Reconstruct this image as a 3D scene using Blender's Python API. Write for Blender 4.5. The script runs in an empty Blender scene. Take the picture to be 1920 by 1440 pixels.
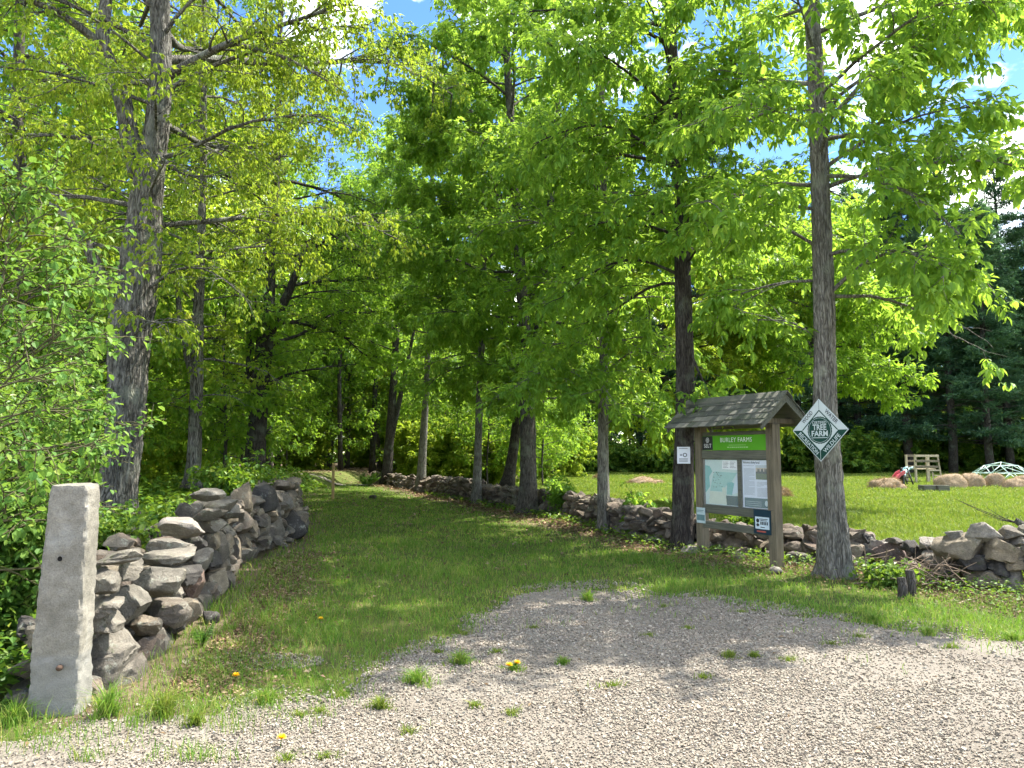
import bpy, math, random
import numpy as np
from mathutils import Vector, Matrix, noise as mnoise

S = bpy.context.scene
COL = S.collection
R = math.radians

# ------------------------------------------------------------------ camera
FPX = 1387.0                      # focal length in pixels of a 1920 px wide frame
EYE = np.array((0.0, 0.0, 1.6))
PITCH = math.atan(130 / FPX)
cam_d = bpy.data.cameras.new("camera")
cam = bpy.data.objects.new("camera", cam_d)
COL.objects.link(cam)
cam.location = EYE
cam.rotation_euler = (math.pi / 2 + PITCH, 0, 0)
cam_d.sensor_width = 36
cam_d.lens = 36 * FPX / 1920
cam_d.clip_start = 0.05
cam_d.clip_end = 3000
S.camera = cam

# ------------------------------------------------------------------ sky, sun, exposure
SUN_EL = R(58)
SUN_AZ = math.atan2(0.87, 0.50)          # clockwise from +Y: right and a little ahead of the camera
W = bpy.data.worlds.new("World")
S.world = W
W.use_nodes = True
nt = W.node_tree
nt.nodes.clear()
def nd(tree, kind, **kw):
    n = tree.nodes.new(kind)
    for k, v in kw.items():
        setattr(n, k, v)
    return n
wo = nd(nt, "ShaderNodeOutputWorld")
bg = nd(nt, "ShaderNodeBackground")
sky = nd(nt, "ShaderNodeTexSky", sky_type='NISHITA', sun_disc=False)
sky.sun_elevation = SUN_EL
sky.sun_rotation = SUN_AZ
sky.ozone_density = 3.0
sky.dust_density = 0.1
bg.inputs[1].default_value = 0.15
hsv = nd(nt, "ShaderNodeHueSaturation")
hsv.inputs['Saturation'].default_value = 1.22
hsv.inputs['Hue'].default_value = 0.512
hsv.inputs['Value'].default_value = 0.33
tc = nd(nt, "ShaderNodeTexCoord")
mp = nd(nt, "ShaderNodeMapping")
mp.inputs['Scale'].default_value = (1.0, 1.0, 1.9)
mp.inputs['Location'].default_value = (7.7, 0.9, 3.3)
nz = nd(nt, "ShaderNodeTexNoise")
nz.inputs['Scale'].default_value = 2.6
nz.inputs['Detail'].default_value = 9
nz.inputs['Roughness'].default_value = 0.55
rp = nd(nt, "ShaderNodeValToRGB")
rp.color_ramp.elements[0].position = 0.51
rp.color_ramp.elements[0].color = (0, 0, 0, 1)
rp.color_ramp.elements[1].position = 0.61
rp.color_ramp.elements[1].color = (1, 1, 1, 1)
mx = nd(nt, "ShaderNodeMix", data_type='RGBA')
nt.links.new(tc.outputs['Generated'], mp.inputs[0])
nt.links.new(mp.outputs[0], nz.inputs['Vector'])
nt.links.new(nz.outputs[0], rp.inputs[0])
nt.links.new(rp.outputs[0], mx.inputs[0])
gm = nd(nt, "ShaderNodeGamma")
gm.inputs[1].default_value = 1.0
nt.links.new(sky.outputs[0], gm.inputs[0])
nt.links.new(gm.outputs[0], hsv.inputs['Color'])
nt.links.new(hsv.outputs[0], mx.inputs[6])
mx.inputs[7].default_value = (7.6, 7.6, 6.9, 1)
nt.links.new(mx.outputs[2], bg.inputs[0])
nt.links.new(bg.outputs[0], wo.inputs[0])

sun_d = bpy.data.lights.new("sun", 'SUN')
sun_d.energy = 2.1
sun_d.angle = R(0.53)
sun_d.color = (1.0, 0.95, 0.86)
sun = bpy.data.objects.new("sun", sun_d)
COL.objects.link(sun)
sdir = Vector((math.sin(SUN_AZ) * math.cos(SUN_EL), math.cos(SUN_AZ) * math.cos(SUN_EL), math.sin(SUN_EL)))
sun.rotation_euler = sdir.to_track_quat('Z', 'Y').to_euler()
sun.location = (20, 10, 30)

S.view_settings.view_transform = 'Standard'
S.view_settings.look = 'None'
S.view_settings.gamma = 1
S.view_settings.exposure = 2.95
try:
    S.cycles.max_bounces = 8
    S.cycles.diffuse_bounces = 4
    S.cycles.transmission_bounces = 6
    S.cycles.glossy_bounces = 2
    S.cycles.use_denoising = True
except Exception:
    pass

# ------------------------------------------------------------------ helpers: picture <-> place
def ray(u, v):
    a, b = (u - 960) / FPX, (720 - v) / FPX
    return np.array((a, math.cos(PITCH) - b * math.sin(PITCH), math.sin(PITCH) + b * math.cos(PITCH)))
def G(u, v, z=0.0):
    r = ray(u, v)
    return EYE + r * ((z - EYE[2]) / r[2])
def AT(u, v, Y):
    r = ray(u, v)
    return EYE + r * (Y / r[1])

def smooth(a, b, x):
    t = np.clip((np.asarray(x, float) - a) / (b - a), 0, 1)
    return t * t * (3 - 2 * t)

# the two wall lines in plan
LW = np.array([(-2.74, 4.95), (-2.99, 6.5), (-3.36, 8.4), (-3.95, 10.8), (-4.0, 13.8), (-5.8, 20), (-8.3, 28)])
RWU = np.array([(2600, 8.2), (2050, 8.6), (1920, 9.0), (1800, 9.4), (1700, 10.4), (1640, 10.9), (1500, 11.7), (1400, 12.1), (1300, 12.7), (1180, 14.8), (1000, 20.8), (900, 24.5), (800, 30.5), (700, 41)])
RW = np.array([((u - 960) / FPX * y, y) for u, y in RWU])
def lw_x(y):
    return np.interp(y, LW[:, 1], LW[:, 0])
def rw_y(x):
    o = np.argsort(RW[:, 0])
    return np.interp(x, RW[o, 0], RW[o, 1])
def rw_x(y):
    return np.interp(y, RW[:, 1], RW[:, 0])

GB = [(-60, 3.6), (-8, 3.9), (-2.95, 4.3), (-2.63, 4.62), (-1.84, 4.82), (-1.16, 5.04), (-.89, 6.1), (-.46, 7.1), (0, 8.5), (1.09, 8.8), (2.2, 8.6), (2.5, 7.9), (2.88, 7.4), (3.3, 7.16), (3.6, 6.75), (4.45, 6.4), (8, 5.8), (60, 4.5)]
GBX = [p[0] for p in GB]; GBY = [p[1] for p in GB]
def fn(x, y, s, seed=0):           # cheap smooth noise, -1..1
    x = np.asarray(x, float) * s + seed * 7.31; y = np.asarray(y, float) * s + seed * 3.77
    return (np.sin(x * 1.7 + 1.3 * np.sin(y * 1.1 + seed)) + np.sin(y * 1.9 + 1.7 * np.sin(x * .9 + 2 * seed)) + np.sin((x + y) * 2.7 + seed) * .6 + np.sin((x - y) * 4.3 + 1.3) * .4) / 3.0
def gravel_depth(x, y):            # > 0 on the drive
    b = np.interp(x, GBX, GBY)
    return (b - y) + .30 * fn(x, y, 1.1, 1) + .14 * fn(x, y, 4.0, 2)
def H(x, y):
    x = np.asarray(x, float); y = np.asarray(y, float)
    bank = .55 * smooth(.25, 1.7, lw_x(np.clip(y, 4.9, 28)) - x) * smooth(4.6, 7.5, y)
    g = smooth(-.2, .6, gravel_depth(x, y))
    b = .035 * fn(x, y, .55, 3) * (1 - g) + .008 * fn(x, y, 2.2, 5)
    return bank + b * smooth(2, 6, y)
def Hs(x, y):
    return float(H(np.array([x]), np.array([y]))[0])

# ------------------------------------------------------------------ helpers: objects
def tag(o, label=None, cat=None, group=None, kind=None):
    if label: o["label"] = label
    if cat: o["category"] = cat
    if group: o["group"] = group
    if kind: o["kind"] = kind
    return o
def empty(name, loc, label, cat, group=None, rz=0):
    o = bpy.data.objects.new(name, None)
    o.empty_display_size = .2
    o.location = loc
    o.rotation_euler = (0, 0, rz)
    COL.objects.link(o)
    return tag(o, label, cat, group)
def link(name, me, mat=None, parent=None, loc=(0, 0, 0)):
    o = bpy.data.objects.new(name, me)
    COL.objects.link(o)
    o.location = loc
    if parent is not None:
        o.parent = parent
    if mat is not None:
        for m in (mat if isinstance(mat, (list, tuple)) else [mat]):
            me.materials.append(m)
    return o
def mesh_np(name, V, F, smooth_=False, mi=None):
    """V (n,3); F (m,k) equal-sized faces or a list of such arrays"""
    V = np.ascontiguousarray(V, np.float32)
    Fs = F if isinstance(F, list) else [F]
    Fs = [np.asarray(f, np.int32) for f in Fs if len(f)]
    me = bpy.data.meshes.new(name)
    me.vertices.add(len(V)); me.vertices.foreach_set("co", V.ravel())
    idx = np.concatenate([f.ravel() for f in Fs])
    tot = np.concatenate([np.full(len(f), f.shape[1], np.int32) for f in Fs])
    st = np.concatenate([[0], np.cumsum(tot)[:-1]]).astype(np.int32)
    me.loops.add(len(idx)); me.loops.foreach_set("vertex_index", idx)
    me.polygons.add(len(tot)); me.polygons.foreach_set("loop_start", st)
    try: me.polygons.foreach_set("loop_total", tot)
    except Exception: pass
    me.polygons.foreach_set("use_smooth", np.full(len(tot), smooth_, bool))
    if mi is not None:
        me.polygons.foreach_set("material_index", np.asarray(mi, np.int32))
    me.update(calc_edges=True)
    me.validate()
    return me
class MB:                             # gathers pieces of ONE mesh
    def __init__(s): s.v = []; s.f = {}; s.n = 0; s.m = {}
    def add(s, V, F, m=0):
        V = np.asarray(V, float); F = np.asarray(F, int)
        s.v.append(V); k = F.shape[1]
        s.f.setdefault(k, []).append(F + s.n); s.m.setdefault(k, []).append(np.full(len(F), m)); s.n += len(V)
        return s
    def box(s, x0, x1, y0, y1, z0, z1, m=0, bev=0.0, jit=0.0, rng=None):
        if bev <= 0:
            V = [(x, y, z) for x in (x0, x1) for y in (y0, y1) for z in (z0, z1)]
            F = [(0, 1, 3, 2), (4, 6, 7, 5), (0, 4, 5, 1), (2, 3, 7, 6), (0, 2, 6, 4), (1, 5, 7, 3)]
            return s.add(V, F, m)
        b = min(bev, .45 * min(x1 - x0, y1 - y0, z1 - z0))
        X, Y, Z = (x0, x1), (y0, y1), (z0, z1); V = []; ix = {}
        for i in (0, 1):
            for j in (0, 1):
                for k in (0, 1):
                    sx, sy, sz = b * (1 - 2 * i), b * (1 - 2 * j), b * (1 - 2 * k)
                    for a, p in enumerate(((X[i], Y[j] + sy, Z[k] + sz), (X[i] + sx, Y[j], Z[k] + sz), (X[i] + sx, Y[j] + sy, Z[k]))):
                        ix[(i, j, k, a)] = len(V); V.append(p)
        Q = []; T = []
        cyc = ((0, 0), (0, 1), (1, 1), (1, 0))
        for i in (0, 1):
            q = [ix[(i, j, k, 0)] for j, k in cyc]; Q.append(q if i else q[::-1])
            q = [ix[(j, i, k, 1)] for j, k in cyc]; Q.append(q[::-1] if i else q)
            q = [ix[(j, k, i, 2)] for j, k in cyc]; Q.append(q if i else q[::-1])
        for j in (0, 1):
            for k in (0, 1):
                Q.append([ix[(0, j, k, 1)], ix[(1, j, k, 1)], ix[(1, j, k, 2)], ix[(0, j, k, 2)]])
                Q.append([ix[(j, 0, k, 0)], ix[(j, 1, k, 0)], ix[(j, 1, k, 2)], ix[(j, 0, k, 2)]])
                Q.append([ix[(j, k, 0, 0)], ix[(j, k, 1, 0)], ix[(j, k, 1, 1)], ix[(j, k, 0, 1)]])
        for i in (0, 1):
            for j in (0, 1):
                for k in (0, 1):
                    T.append([ix[(i, j, k, a)] for a in range(3)])
        n0 = s.n
        s.add(V, Q, m)
        s.f.setdefault(3, []).append(np.array(T) + n0); s.m.setdefault(3, []).append(np.full(len(T), m))
        return s
    def tube(s, P, r, k=8, cap=True, m=0, ridge=None):
        V, F = tube_np(P, r, k, ridge); s.add(V, F, m)
        if cap:
            n0 = s.n - len(V)
            a = np.arange(k)
            c = s.n
            s.v.append(np.array([P[-1], P[0]], float)); s.n += 2
            b = n0 + len(V) - k
            T = [(b + i, b + (i + 1) % k, c) for i in a] + [(n0 + (i + 1) % k, n0 + i, c + 1) for i in a]
            s.f.setdefault(3, []).append(np.array(T)); s.m.setdefault(3, []).append(np.full(len(T), m))
        return s
    def quad(s, a, b, c, d, m=0): return s.add([a, b, c, d], [(0, 1, 2, 3)], m)
    def prism(s, poly, y0, y1, m=0):  # polygon in x,z (ccw seen from -y), thickness along y
        n = len(poly)
        V = [(x, y0, z) for x, z in poly] + [(x, y1, z) for x, z in poly]
        s.add(V, [(i, (i + n), (i + 1) % n + n, (i + 1) % n) for i in range(n)], m)
        n0 = s.n - 2 * n
        s.f.setdefault(n, []).append(np.array([list(range(n)), list(range(2 * n - 1, n - 1, -1))]) + n0)
        s.m.setdefault(n, []).append(np.full(2, m))
        return s
    def mesh(s, name, smooth_=False):
        ks = sorted(s.f)
        return mesh_np(name, np.concatenate(s.v), [np.concatenate(s.f[k]) for k in ks], smooth_, np.concatenate([np.concatenate(s.m[k]) for k in ks]))
    def build(s, name, mat, parent=None, smooth_=False, loc=(0, 0, 0)):
        return link(name, s.mesh(name, smooth_), mat, parent, loc)
def frames(P):
    P = np.asarray(P, float)
    T = np.gradient(P, axis=0); T /= np.linalg.norm(T, axis=1, keepdims=True) + 1e-9
    ref = np.array((1.0, 0.13, 0.07)) if abs(T[0][2]) > .7 else np.array((0.05, 0.08, 1.0))
    A = np.cross(T, ref); A /= np.linalg.norm(A, axis=1, keepdims=True) + 1e-9
    B = np.cross(T, A)
    return T, A, B
def tube_np(P, r, k=8, ridge=None):
    P = np.asarray(P, float); n = len(P); r = np.broadcast_to(np.asarray(r, float), (n,))
    T, A, B = frames(P)
    a = np.linspace(0, 2 * math.pi, k, endpoint=False)
    rr = r[:, None] * (1 + (ridge if ridge is not None else 0)) * np.ones((n, k))
    V = P[:, None] + rr[..., None] * (A[:, None] * np.cos(a)[None, :, None] + B[:, None] * np.sin(a)[None, :, None])
    i = np.arange(n - 1)[:, None] * k; j = np.arange(k)[None]
    F = np.stack([i + j, i + (j + 1) % k, i + k + (j + 1) % k, i + k + j], -1).reshape(-1, 4)
    return V.reshape(-1, 3), F
def resample(P, n):
    P = np.asarray(P, float)
    d = np.concatenate([[0], np.cumsum(np.linalg.norm(np.diff(P, axis=0), axis=1))])
    t = np.linspace(0, d[-1], n)
    Q = np.stack([np.interp(t, d, P[:, c]) for c in range(P.shape[1])], 1)
    for _ in range(2):
        Q[1:-1] = .25 * Q[:-2] + .5 * Q[1:-1] + .25 * Q[2:]
    return Q
def copy_tree(o, parent=None):
    c = o.copy(); COL.objects.link(c)
    if parent is not None: c.parent = parent
    for ch in o.children: copy_tree(ch, c)
    return c

# ------------------------------------------------------------------ materials
def mat_new(name):
    m = bpy.data.materials.new(name); m.use_nodes = True
    t = m.node_tree; t.nodes.clear()
    out = nd(t, "ShaderNodeOutputMaterial"); p = nd(t, "ShaderNodeBsdfPrincipled")
    t.links.new(p.outputs[0], out.inputs[0])
    return m, t, p, out
def ramp(t, stops, fac):
    n = nd(t, "ShaderNodeValToRGB")
    e = n.color_ramp.elements
    while len(e) < len(stops): e.new(.5)
    for i, (p, c) in enumerate(stops):
        e[i].position = p; e[i].color = (*c, 1) if len(c) == 3 else c
    t.links.new(fac, n.inputs[0])
    return n.outputs[0]
def noise_n(t, scale, detail=5, rough=.6, vec=None, sc=None):
    n = nd(t, "ShaderNodeTexNoise")
    n.inputs['Scale'].default_value = scale; n.inputs['Detail'].default_value = detail; n.inputs['Roughness'].default_value = rough
    if vec is None:
        vec = nd(t, "ShaderNodeTexCoord").outputs['Object']
    if sc is not None:
        m = nd(t, "ShaderNodeMapping"); m.inputs['Scale'].default_value = sc
        t.links.new(vec, m.inputs[0]); vec = m.outputs[0]
    t.links.new(vec, n.inputs['Vector'])
    return n.outputs[0]
def mixc(t, f, a, b, mode='MIX'):
    n = nd(t, "ShaderNodeMix", data_type='RGBA', blend_type=mode)
    for s, i in ((f, 0), (a, 6), (b, 7)):
        if isinstance(s, (int, float)): n.inputs[i].default_value = s
        elif isinstance(s, tuple): n.inputs[i].default_value = (*s, 1)
        else: t.links.new(s, n.inputs[i])
    return n.outputs[2]
def bump(t, h, p, strength=.5, dist=.02):
    b = nd(t, "ShaderNodeBump"); b.inputs['Strength'].default_value = strength; b.inputs['Distance'].default_value = dist
    t.links.new(h, b.inputs['Height']); t.links.new(b.outputs[0], p.inputs['Normal'])
def leaf_mat(name, cols, trans, tf=.45, rough=.5, spec=.3):
    """cols: three base colours; trans: transmitted colour; per-leaf variation by mesh island"""
    m, t, p, out = mat_new(name)
    g = nd(t, "ShaderNodeNewGeometry")
    c = ramp(t, [(0, cols[0]), (.5, cols[1]), (.9, cols[2]), (1, tuple(a * b for a, b in zip(cols[2], (1.5, 1.15, 1.2))))], g.outputs['Random Per Island'])
    big = noise_n(t, .45, 2)
    c = mixc(t, .5, c, ramp(t, [(.35, (.62, .72, .6)), (.65, (1.25, 1.18, 1.0))], big), 'MULTIPLY')
    t.links.new(c, p.inputs['Base Color'])
    p.inputs['Roughness'].default_value = rough
    p.inputs['Specular IOR Level'].default_value = spec
    tr = nd(t, "ShaderNodeBsdfTranslucent")
    tcx = mixc(t, .35, trans, c)
    t.links.new(tcx, tr.inputs[0])
    mxs = nd(t, "ShaderNodeMixShader"); mxs.inputs[0].default_value = tf
    t.links.new(p.outputs[0], mxs.inputs[1]); t.links.new(tr.outputs[0], mxs.inputs[2])
    t.links.new(mxs.outputs[0], out.inputs[0])
    return m
def bark_mat(name, dark, light, lichen=None, zs=1.6, sc=26):
    m, t, p, out = mat_new(name)
    n0 = noise_n(t, sc, 6, .65, sc=(1, 1, 1 / (zs * 4)))
    tcv = nd(t, "ShaderNodeTexCoord").outputs['Object']
    wv = nd(t, "ShaderNodeTexNoise"); wv.inputs['Scale'].default_value = 5; t.links.new(tcv, wv.inputs['Vector'])
    vm = mixc(t, .10, tcv, wv.outputs['Color'], 'ADD')
    mpv = nd(t, "ShaderNodeMapping"); mpv.inputs['Scale'].default_value = (1, 1, .10); t.links.new(vm, mpv.inputs[0])
    vo = nd(t, "ShaderNodeTexVoronoi", feature='DISTANCE_TO_EDGE'); vo.inputs['Scale'].default_value = sc * 1.25; t.links.new(mpv.outputs[0], vo.inputs['Vector'])
    fur = ramp(t, [(.0, (.1, .1, .1)), (.30, (1, 1, 1))], vo.outputs['Distance'])
    n1 = mixc(t, .27, n0, fur)
    n2 = noise_n(t, 3.0, 4)
    c = ramp(t, [(.34, dark), (.58, tuple(.55 * (a + b) for a, b in zip(dark, light))), (.78, light)], n1)
    if lichen:
        c = mixc(t, ramp(t, [(.52, (0, 0, 0)), (.66, (.7, .7, .7))], n2), c, lichen)
    t.links.new(c, p.inputs['Base Color']); p.inputs['Roughness'].default_value = .9
    p.inputs['Specular IOR Level'].default_value = .15
    bump(t, n1, p, 1.0, .06)
    return m
def plain(name, col, rough=.6, spec=.3, metal=0, var=.12, vs=9, bmp=0.0):
    m, t, p, out = mat_new(name)
    n = noise_n(t, vs, 6, .65)
    lo = tuple(c * (1 - var) for c in col); hi = tuple(min(1, c * (1 + var)) for c in col)
    t.links.new(ramp(t, [(.3, lo), (.7, hi)], n), p.inputs['Base Color'])
    p.inputs['Roughness'].default_value = rough; p.inputs['Specular IOR Level'].default_value = spec; p.inputs['Metallic'].default_value = metal
    if bmp: bump(t, n, p, bmp, .01)
    return m
def stone_mat(name, tones):
    m, t, p, out = mat_new(name)
    oi = nd(t, "ShaderNodeObjectInfo"); gi = nd(t, "ShaderNodeNewGeometry")
    addn = nd(t, "ShaderNodeMath", operation='ADD'); t.links.new(oi.outputs['Random'], addn.inputs[0]); t.links.new(gi.outputs['Random Per Island'], addn.inputs[1])
    fr = nd(t, "ShaderNodeMath", operation='FRACT'); t.links.new(addn.outputs[0], fr.inputs[0])
    k = len(tones)
    base = ramp(t, [(i / (k - 1), c) for i, c in enumerate(tones)], fr.outputs[0])
    n1 = noise_n(t, 7, 8, .7); n2 = noise_n(t, 64, 6, .75); n3 = noise_n(t, 5.5, 8, .8)
    c = mixc(t, .8, base, ramp(t, [(.3, (.24, .235, .21)), (.5, (.58, .55, .49)), (.72, (1.08, 1.03, .92))], n1), 'MULTIPLY')
    c = mixc(t, .6, c, ramp(t, [(.35, (.5, .5, .48)), (.65, (1.3, 1.28, 1.24))], n2), 'MULTIPLY')
    c = mixc(t, ramp(t, [(.585, (0, 0, 0)), (.63, (.75, .75, .75))], n3), c, (.30, .31, .26))
    n4 = noise_n(t, 2.1, 6, .8)
    c = mixc(t, ramp(t, [(.60, (0, 0, 0)), (.67, (.6, .6, .6))], n4), c, (.055, .075, .022))
    t.links.new(c, p.inputs['Base Color']); p.inputs['Roughness'].default_value = .88; p.inputs['Specular IOR Level'].default_value = .25
    h = mixc(t, .45, n1, n2)
    bump(t, h, p, 1.0, .04)
    return m
M = {}
M['hick'] = leaf_mat('hickory_leaf', [(.075, .18, .03), (.115, .25, .036), (.18, .32, .04)], (.45, .64, .06), .58, .5, .25)
M['hick2'] = leaf_mat('deep_green_leaf', [(.058, .16, .03), (.092, .22, .034), (.15, .28, .036)], (.40, .60, .055), .58, .45, .35)
M['maple'] = leaf_mat('yellow_green_leaf', [(.11, .20, .022), (.18, .28, .028), (.28, .34, .04)], (.46, .58, .04), .55, .5, .25)
M['maple2'] = leaf_mat('mid_green_leaf', [(.08, .185, .024), (.125, .25, .028), (.20, .32, .034)], (.40, .60, .045), .56, .5, .25)
M['sap'] = leaf_mat('soft_round_leaf', [(.06, .15, .03), (.10, .21, .035), (.16, .27, .05)], (.26, .42, .05), .42, .55, .2)
M['shrub'] = leaf_mat('shrub_leaf', [(.07, .15, .025), (.12, .22, .03), (.20, .29, .05)], (.28, .42, .03), .4, .45, .4)
M['pine'] = leaf_mat('needle', [(.04, .10, .065), (.06, .135, .075), (.085, .17, .075)], (.12, .25, .07), .35, .5, .35)
M['grass'] = leaf_mat('lawn_blade', [(.07, .165, .022), (.115, .24, .03), (.28, .29, .09)], (.28, .46, .035), .38, .55, .2)
M['field'] = leaf_mat('meadow_blade', [(.085, .145, .02), (.13, .205, .026), (.24, .25, .06)], (.25, .35, .03), .4, .55, .2)
M['cover'] = leaf_mat('ground_plant_leaf', [(.05, .13, .018), (.09, .19, .022), (.17, .26, .03)], (.26, .40, .02), .4, .5, .3)
M['fern'] = leaf_mat('fern_leaf', [(.05, .13, .02), (.07, .17, .022), (.10, .19, .025)], (.15, .28, .02), .4, .5, .25)
M['litter'] = leaf_mat('dry_leaf', [(.10, .065, .038), (.19, .13, .08), (.30, .23, .16)], (.2, .13, .06), .12, .8, .1)
M['straw'] = leaf_mat('straw_stalk', [(.25, .17, .095), (.36, .26, .155), (.46, .35, .23)], (.28, .2, .11), .15, .8, .15)
M['bark'] = bark_mat('hickory_bark', (.068, .062, .051), (.29, .275, .235), (.24, .25, .19))
M['bark_dark'] = bark_mat('dark_bark', (.022, .018, .016), (.10, .088, .075), (.12, .13, .10))
M['bark_old'] = bark_mat('shaggy_grey_bark', (.035, .032, .026), (.27, .255, .22), (.22, .23, .18), sc=20)
M['bark_mid'] = bark_mat('grey_brown_bark', (.035, .03, .026), (.17, .155, .135), (.16, .17, .13))
M['bark_far'] = bark_mat('dark_grey_bark', (.04, .034, .03), (.14, .125, .11))  # dark grey-brown bark without lichen, for wood trees, young trees and stubs
M['stone'] = stone_mat('field_stone', [(.16, .145, .13), (.25, .225, .195), (.19, .185, .17), (.33, .28, .22), (.14, .125, .115), (.28, .26, .23), (.24, .19, .16), (.22, .21, .19)])
M['twig'] = plain('dry_twig', (.20, .15, .11), .9, .1, 0, .4, 30)
M['green_twig'] = plain('green_twig', (.085, .08, .04), .85, .15, 0, .3, 30)
M['straw_core'] = plain('packed_straw', (.25, .19, .125), .95, .05, 0, .3, 14, .8)
M['yellow'] = plain('dandelion_yellow', (.85, .55, .01), .6)

# ------------------------------------------------------------------ ground sheets
def axis(lo, hi, step, far):
    mid = np.arange(lo, hi + 1e-6, step)
    out = [step * 1.35 ** k for k in range(1, 40)]
    up = hi + np.cumsum(out); dn = lo - np.cumsum(out)
    return np.concatenate([dn[dn > -far][::-1], mid, up[up < far]])
def grid_faces(nx, ny):
    i = np.arange(nx - 1)[:, None] * ny; j = np.arange(ny - 1)[None]
    return np.stack([i + j, i + ny + j, i + ny + j + 1, i + j + 1], -1).reshape(-1, 4)
def build_ground():
    xs = axis(-13, 13, .16, 900); ys = axis(-2, 32, .16, 900)
    X, Y = np.meshgrid(xs, ys, indexing='ij')
    Z = H(X, Y)
    me = mesh_np('ground', np.stack([X, Y, Z], -1).reshape(-1, 3), grid_faces(len(xs), len(ys)), True)
    x, y = X.ravel(), Y.ravel()
    dr = np.abs(x - rw_x(np.clip(y, 8.6, 41)))
    dr = np.minimum(dr, np.abs(y - rw_y(np.clip(x, -11, 9.6))))
    soil = smooth(1.9, .5, dr) * (y < 34)
    soil = np.maximum(soil, smooth(.9, .1, np.abs(x - (lw_x(np.clip(y, 4.9, 28)) + .35))) * (y < 30) * (y > 4.4))
    forest = smooth(41, 48, y) * smooth(6, -2, x - rw_x(np.clip(y, 8.6, 41)))
    forest = np.maximum(forest, smooth(55, 66, y))
    forest = np.maximum(forest, smooth(2.5, 5, lw_x(np.clip(y, 4.9, 28)) - x) * smooth(8, 12, y) * .6)
    soil = np.clip(np.maximum(soil, forest) + .25 * fn(x, y, 1.3, 4), 0, 1)
    fld = (y > rw_y(np.clip(x, -11, 9.6)) + .3).astype(float) * (x > -10) * (1 - forest)
    a = me.attributes.new('soil', 'FLOAT', 'POINT'); a.data.foreach_set('value', soil.astype(np.float32))
    a = me.attributes.new('meadow', 'FLOAT', 'POINT'); a.data.foreach_set('value', fld.astype(np.float32))
    m, t, p, out = mat_new('ground_soil_and_turf')
    at = nd(t, "ShaderNodeAttribute", attribute_name='soil'); am = nd(t, "ShaderNodeAttribute", attribute_name='meadow')
    n1 = noise_n(t, 1.4, 6); n2 = noise_n(t, 26, 6, .7)
    turf = ramp(t, [(.3, (.045, .07, .014)), (.55, (.08, .10, .022)), (.75, (.15, .13, .06))], n1)
    mead = ramp(t, [(.3, (.07, .11, .015)), (.7, (.13, .155, .03))], n1)
    soilc = ramp(t, [(.25, (.045, .032, .022)), (.5, (.11, .08, .055)), (.75, (.21, .165, .12))], n2)
    c = mixc(t, am.outputs['Fac'], turf, mead)
    c = mixc(t, at.outputs['Fac'], c, soilc)
    t.links.new(c, p.inputs['Base Color']); p.inputs['Roughness'].default_value = .95; p.inputs['Specular IOR Level'].default_value = .1
    bump(t, n2, p, .6, .03)
    tag(link('ground', me, m), kind='structure')
    # gravel drive
    xs = axis(-7, 9, .08, 70); ys = np.concatenate([[-60, -40, -25, -15, -10, -6, -3, -1, .5, 1.5], np.arange(2.2, 9.6, .08)])
    X, Y = np.meshgrid(xs, ys, indexing='ij')
    keep = (gravel_depth(X, Y) > .02)
    V = np.stack([X, Y, H(X, Y) + .004], -1).reshape(-1, 3)
    F = grid_faces(len(xs), len(ys)); k = keep.ravel()[F].all(1); F = F[k]
    u, inv = np.unique(F, return_inverse=True)
    me = mesh_np('gravel_drive', V[u], inv.reshape(F.shape), True)
    m, t, p, out = mat_new('gravel_bed')
    vo = nd(t, "ShaderNodeTexVoronoi"); vo.inputs['Scale'].default_value = 55
    t.links.new(nd(t, "ShaderNodeTexCoord").outputs['Object'], vo.inputs['Vector'])
    n1 = noise_n(t, .9, 5); n2 = noise_n(t, 60, 5, .7)
    c = ramp(t, [(.3, (.135, .115, .09)), (.7, (.20, .176, .142))], n1)
    c = mixc(t, .5, c, ramp(t, [(.3, (.5, .5, .5)), (.7, (1.3, 1.3, 1.3))], n2), 'MULTIPLY')
    t.links.new(c, p.inputs['Base Color']); p.inputs['Roughness'].default_value = .95
    bump(t, vo.outputs['Distance'], p, .7, .02)
    tag(link('gravel_drive', me, m), kind='structure')
    # far trail crossing the end of the lane
    mb = MB(); n = 24
    xx = np.linspace(-16, -4.5, n)
    top = 37.5 + .5 * np.sin(xx * .7); w = .35 + .1 * np.sin(xx * 1.3)
    Vv = np.concatenate([np.stack([xx, top - w, H(xx, top - w) + .03], 1), np.stack([xx, top + w, H(xx, top + w) + .03], 1)])
    mb.add(Vv, [(i, i + 1, n + i + 1, n + i) for i in range(n - 1)])
    tag(mb.build('trail', plain('pale_trail_grit', (.16, .145, .12), .95, .1, 0, .3, 3)), kind='structure')
build_ground()

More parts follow.
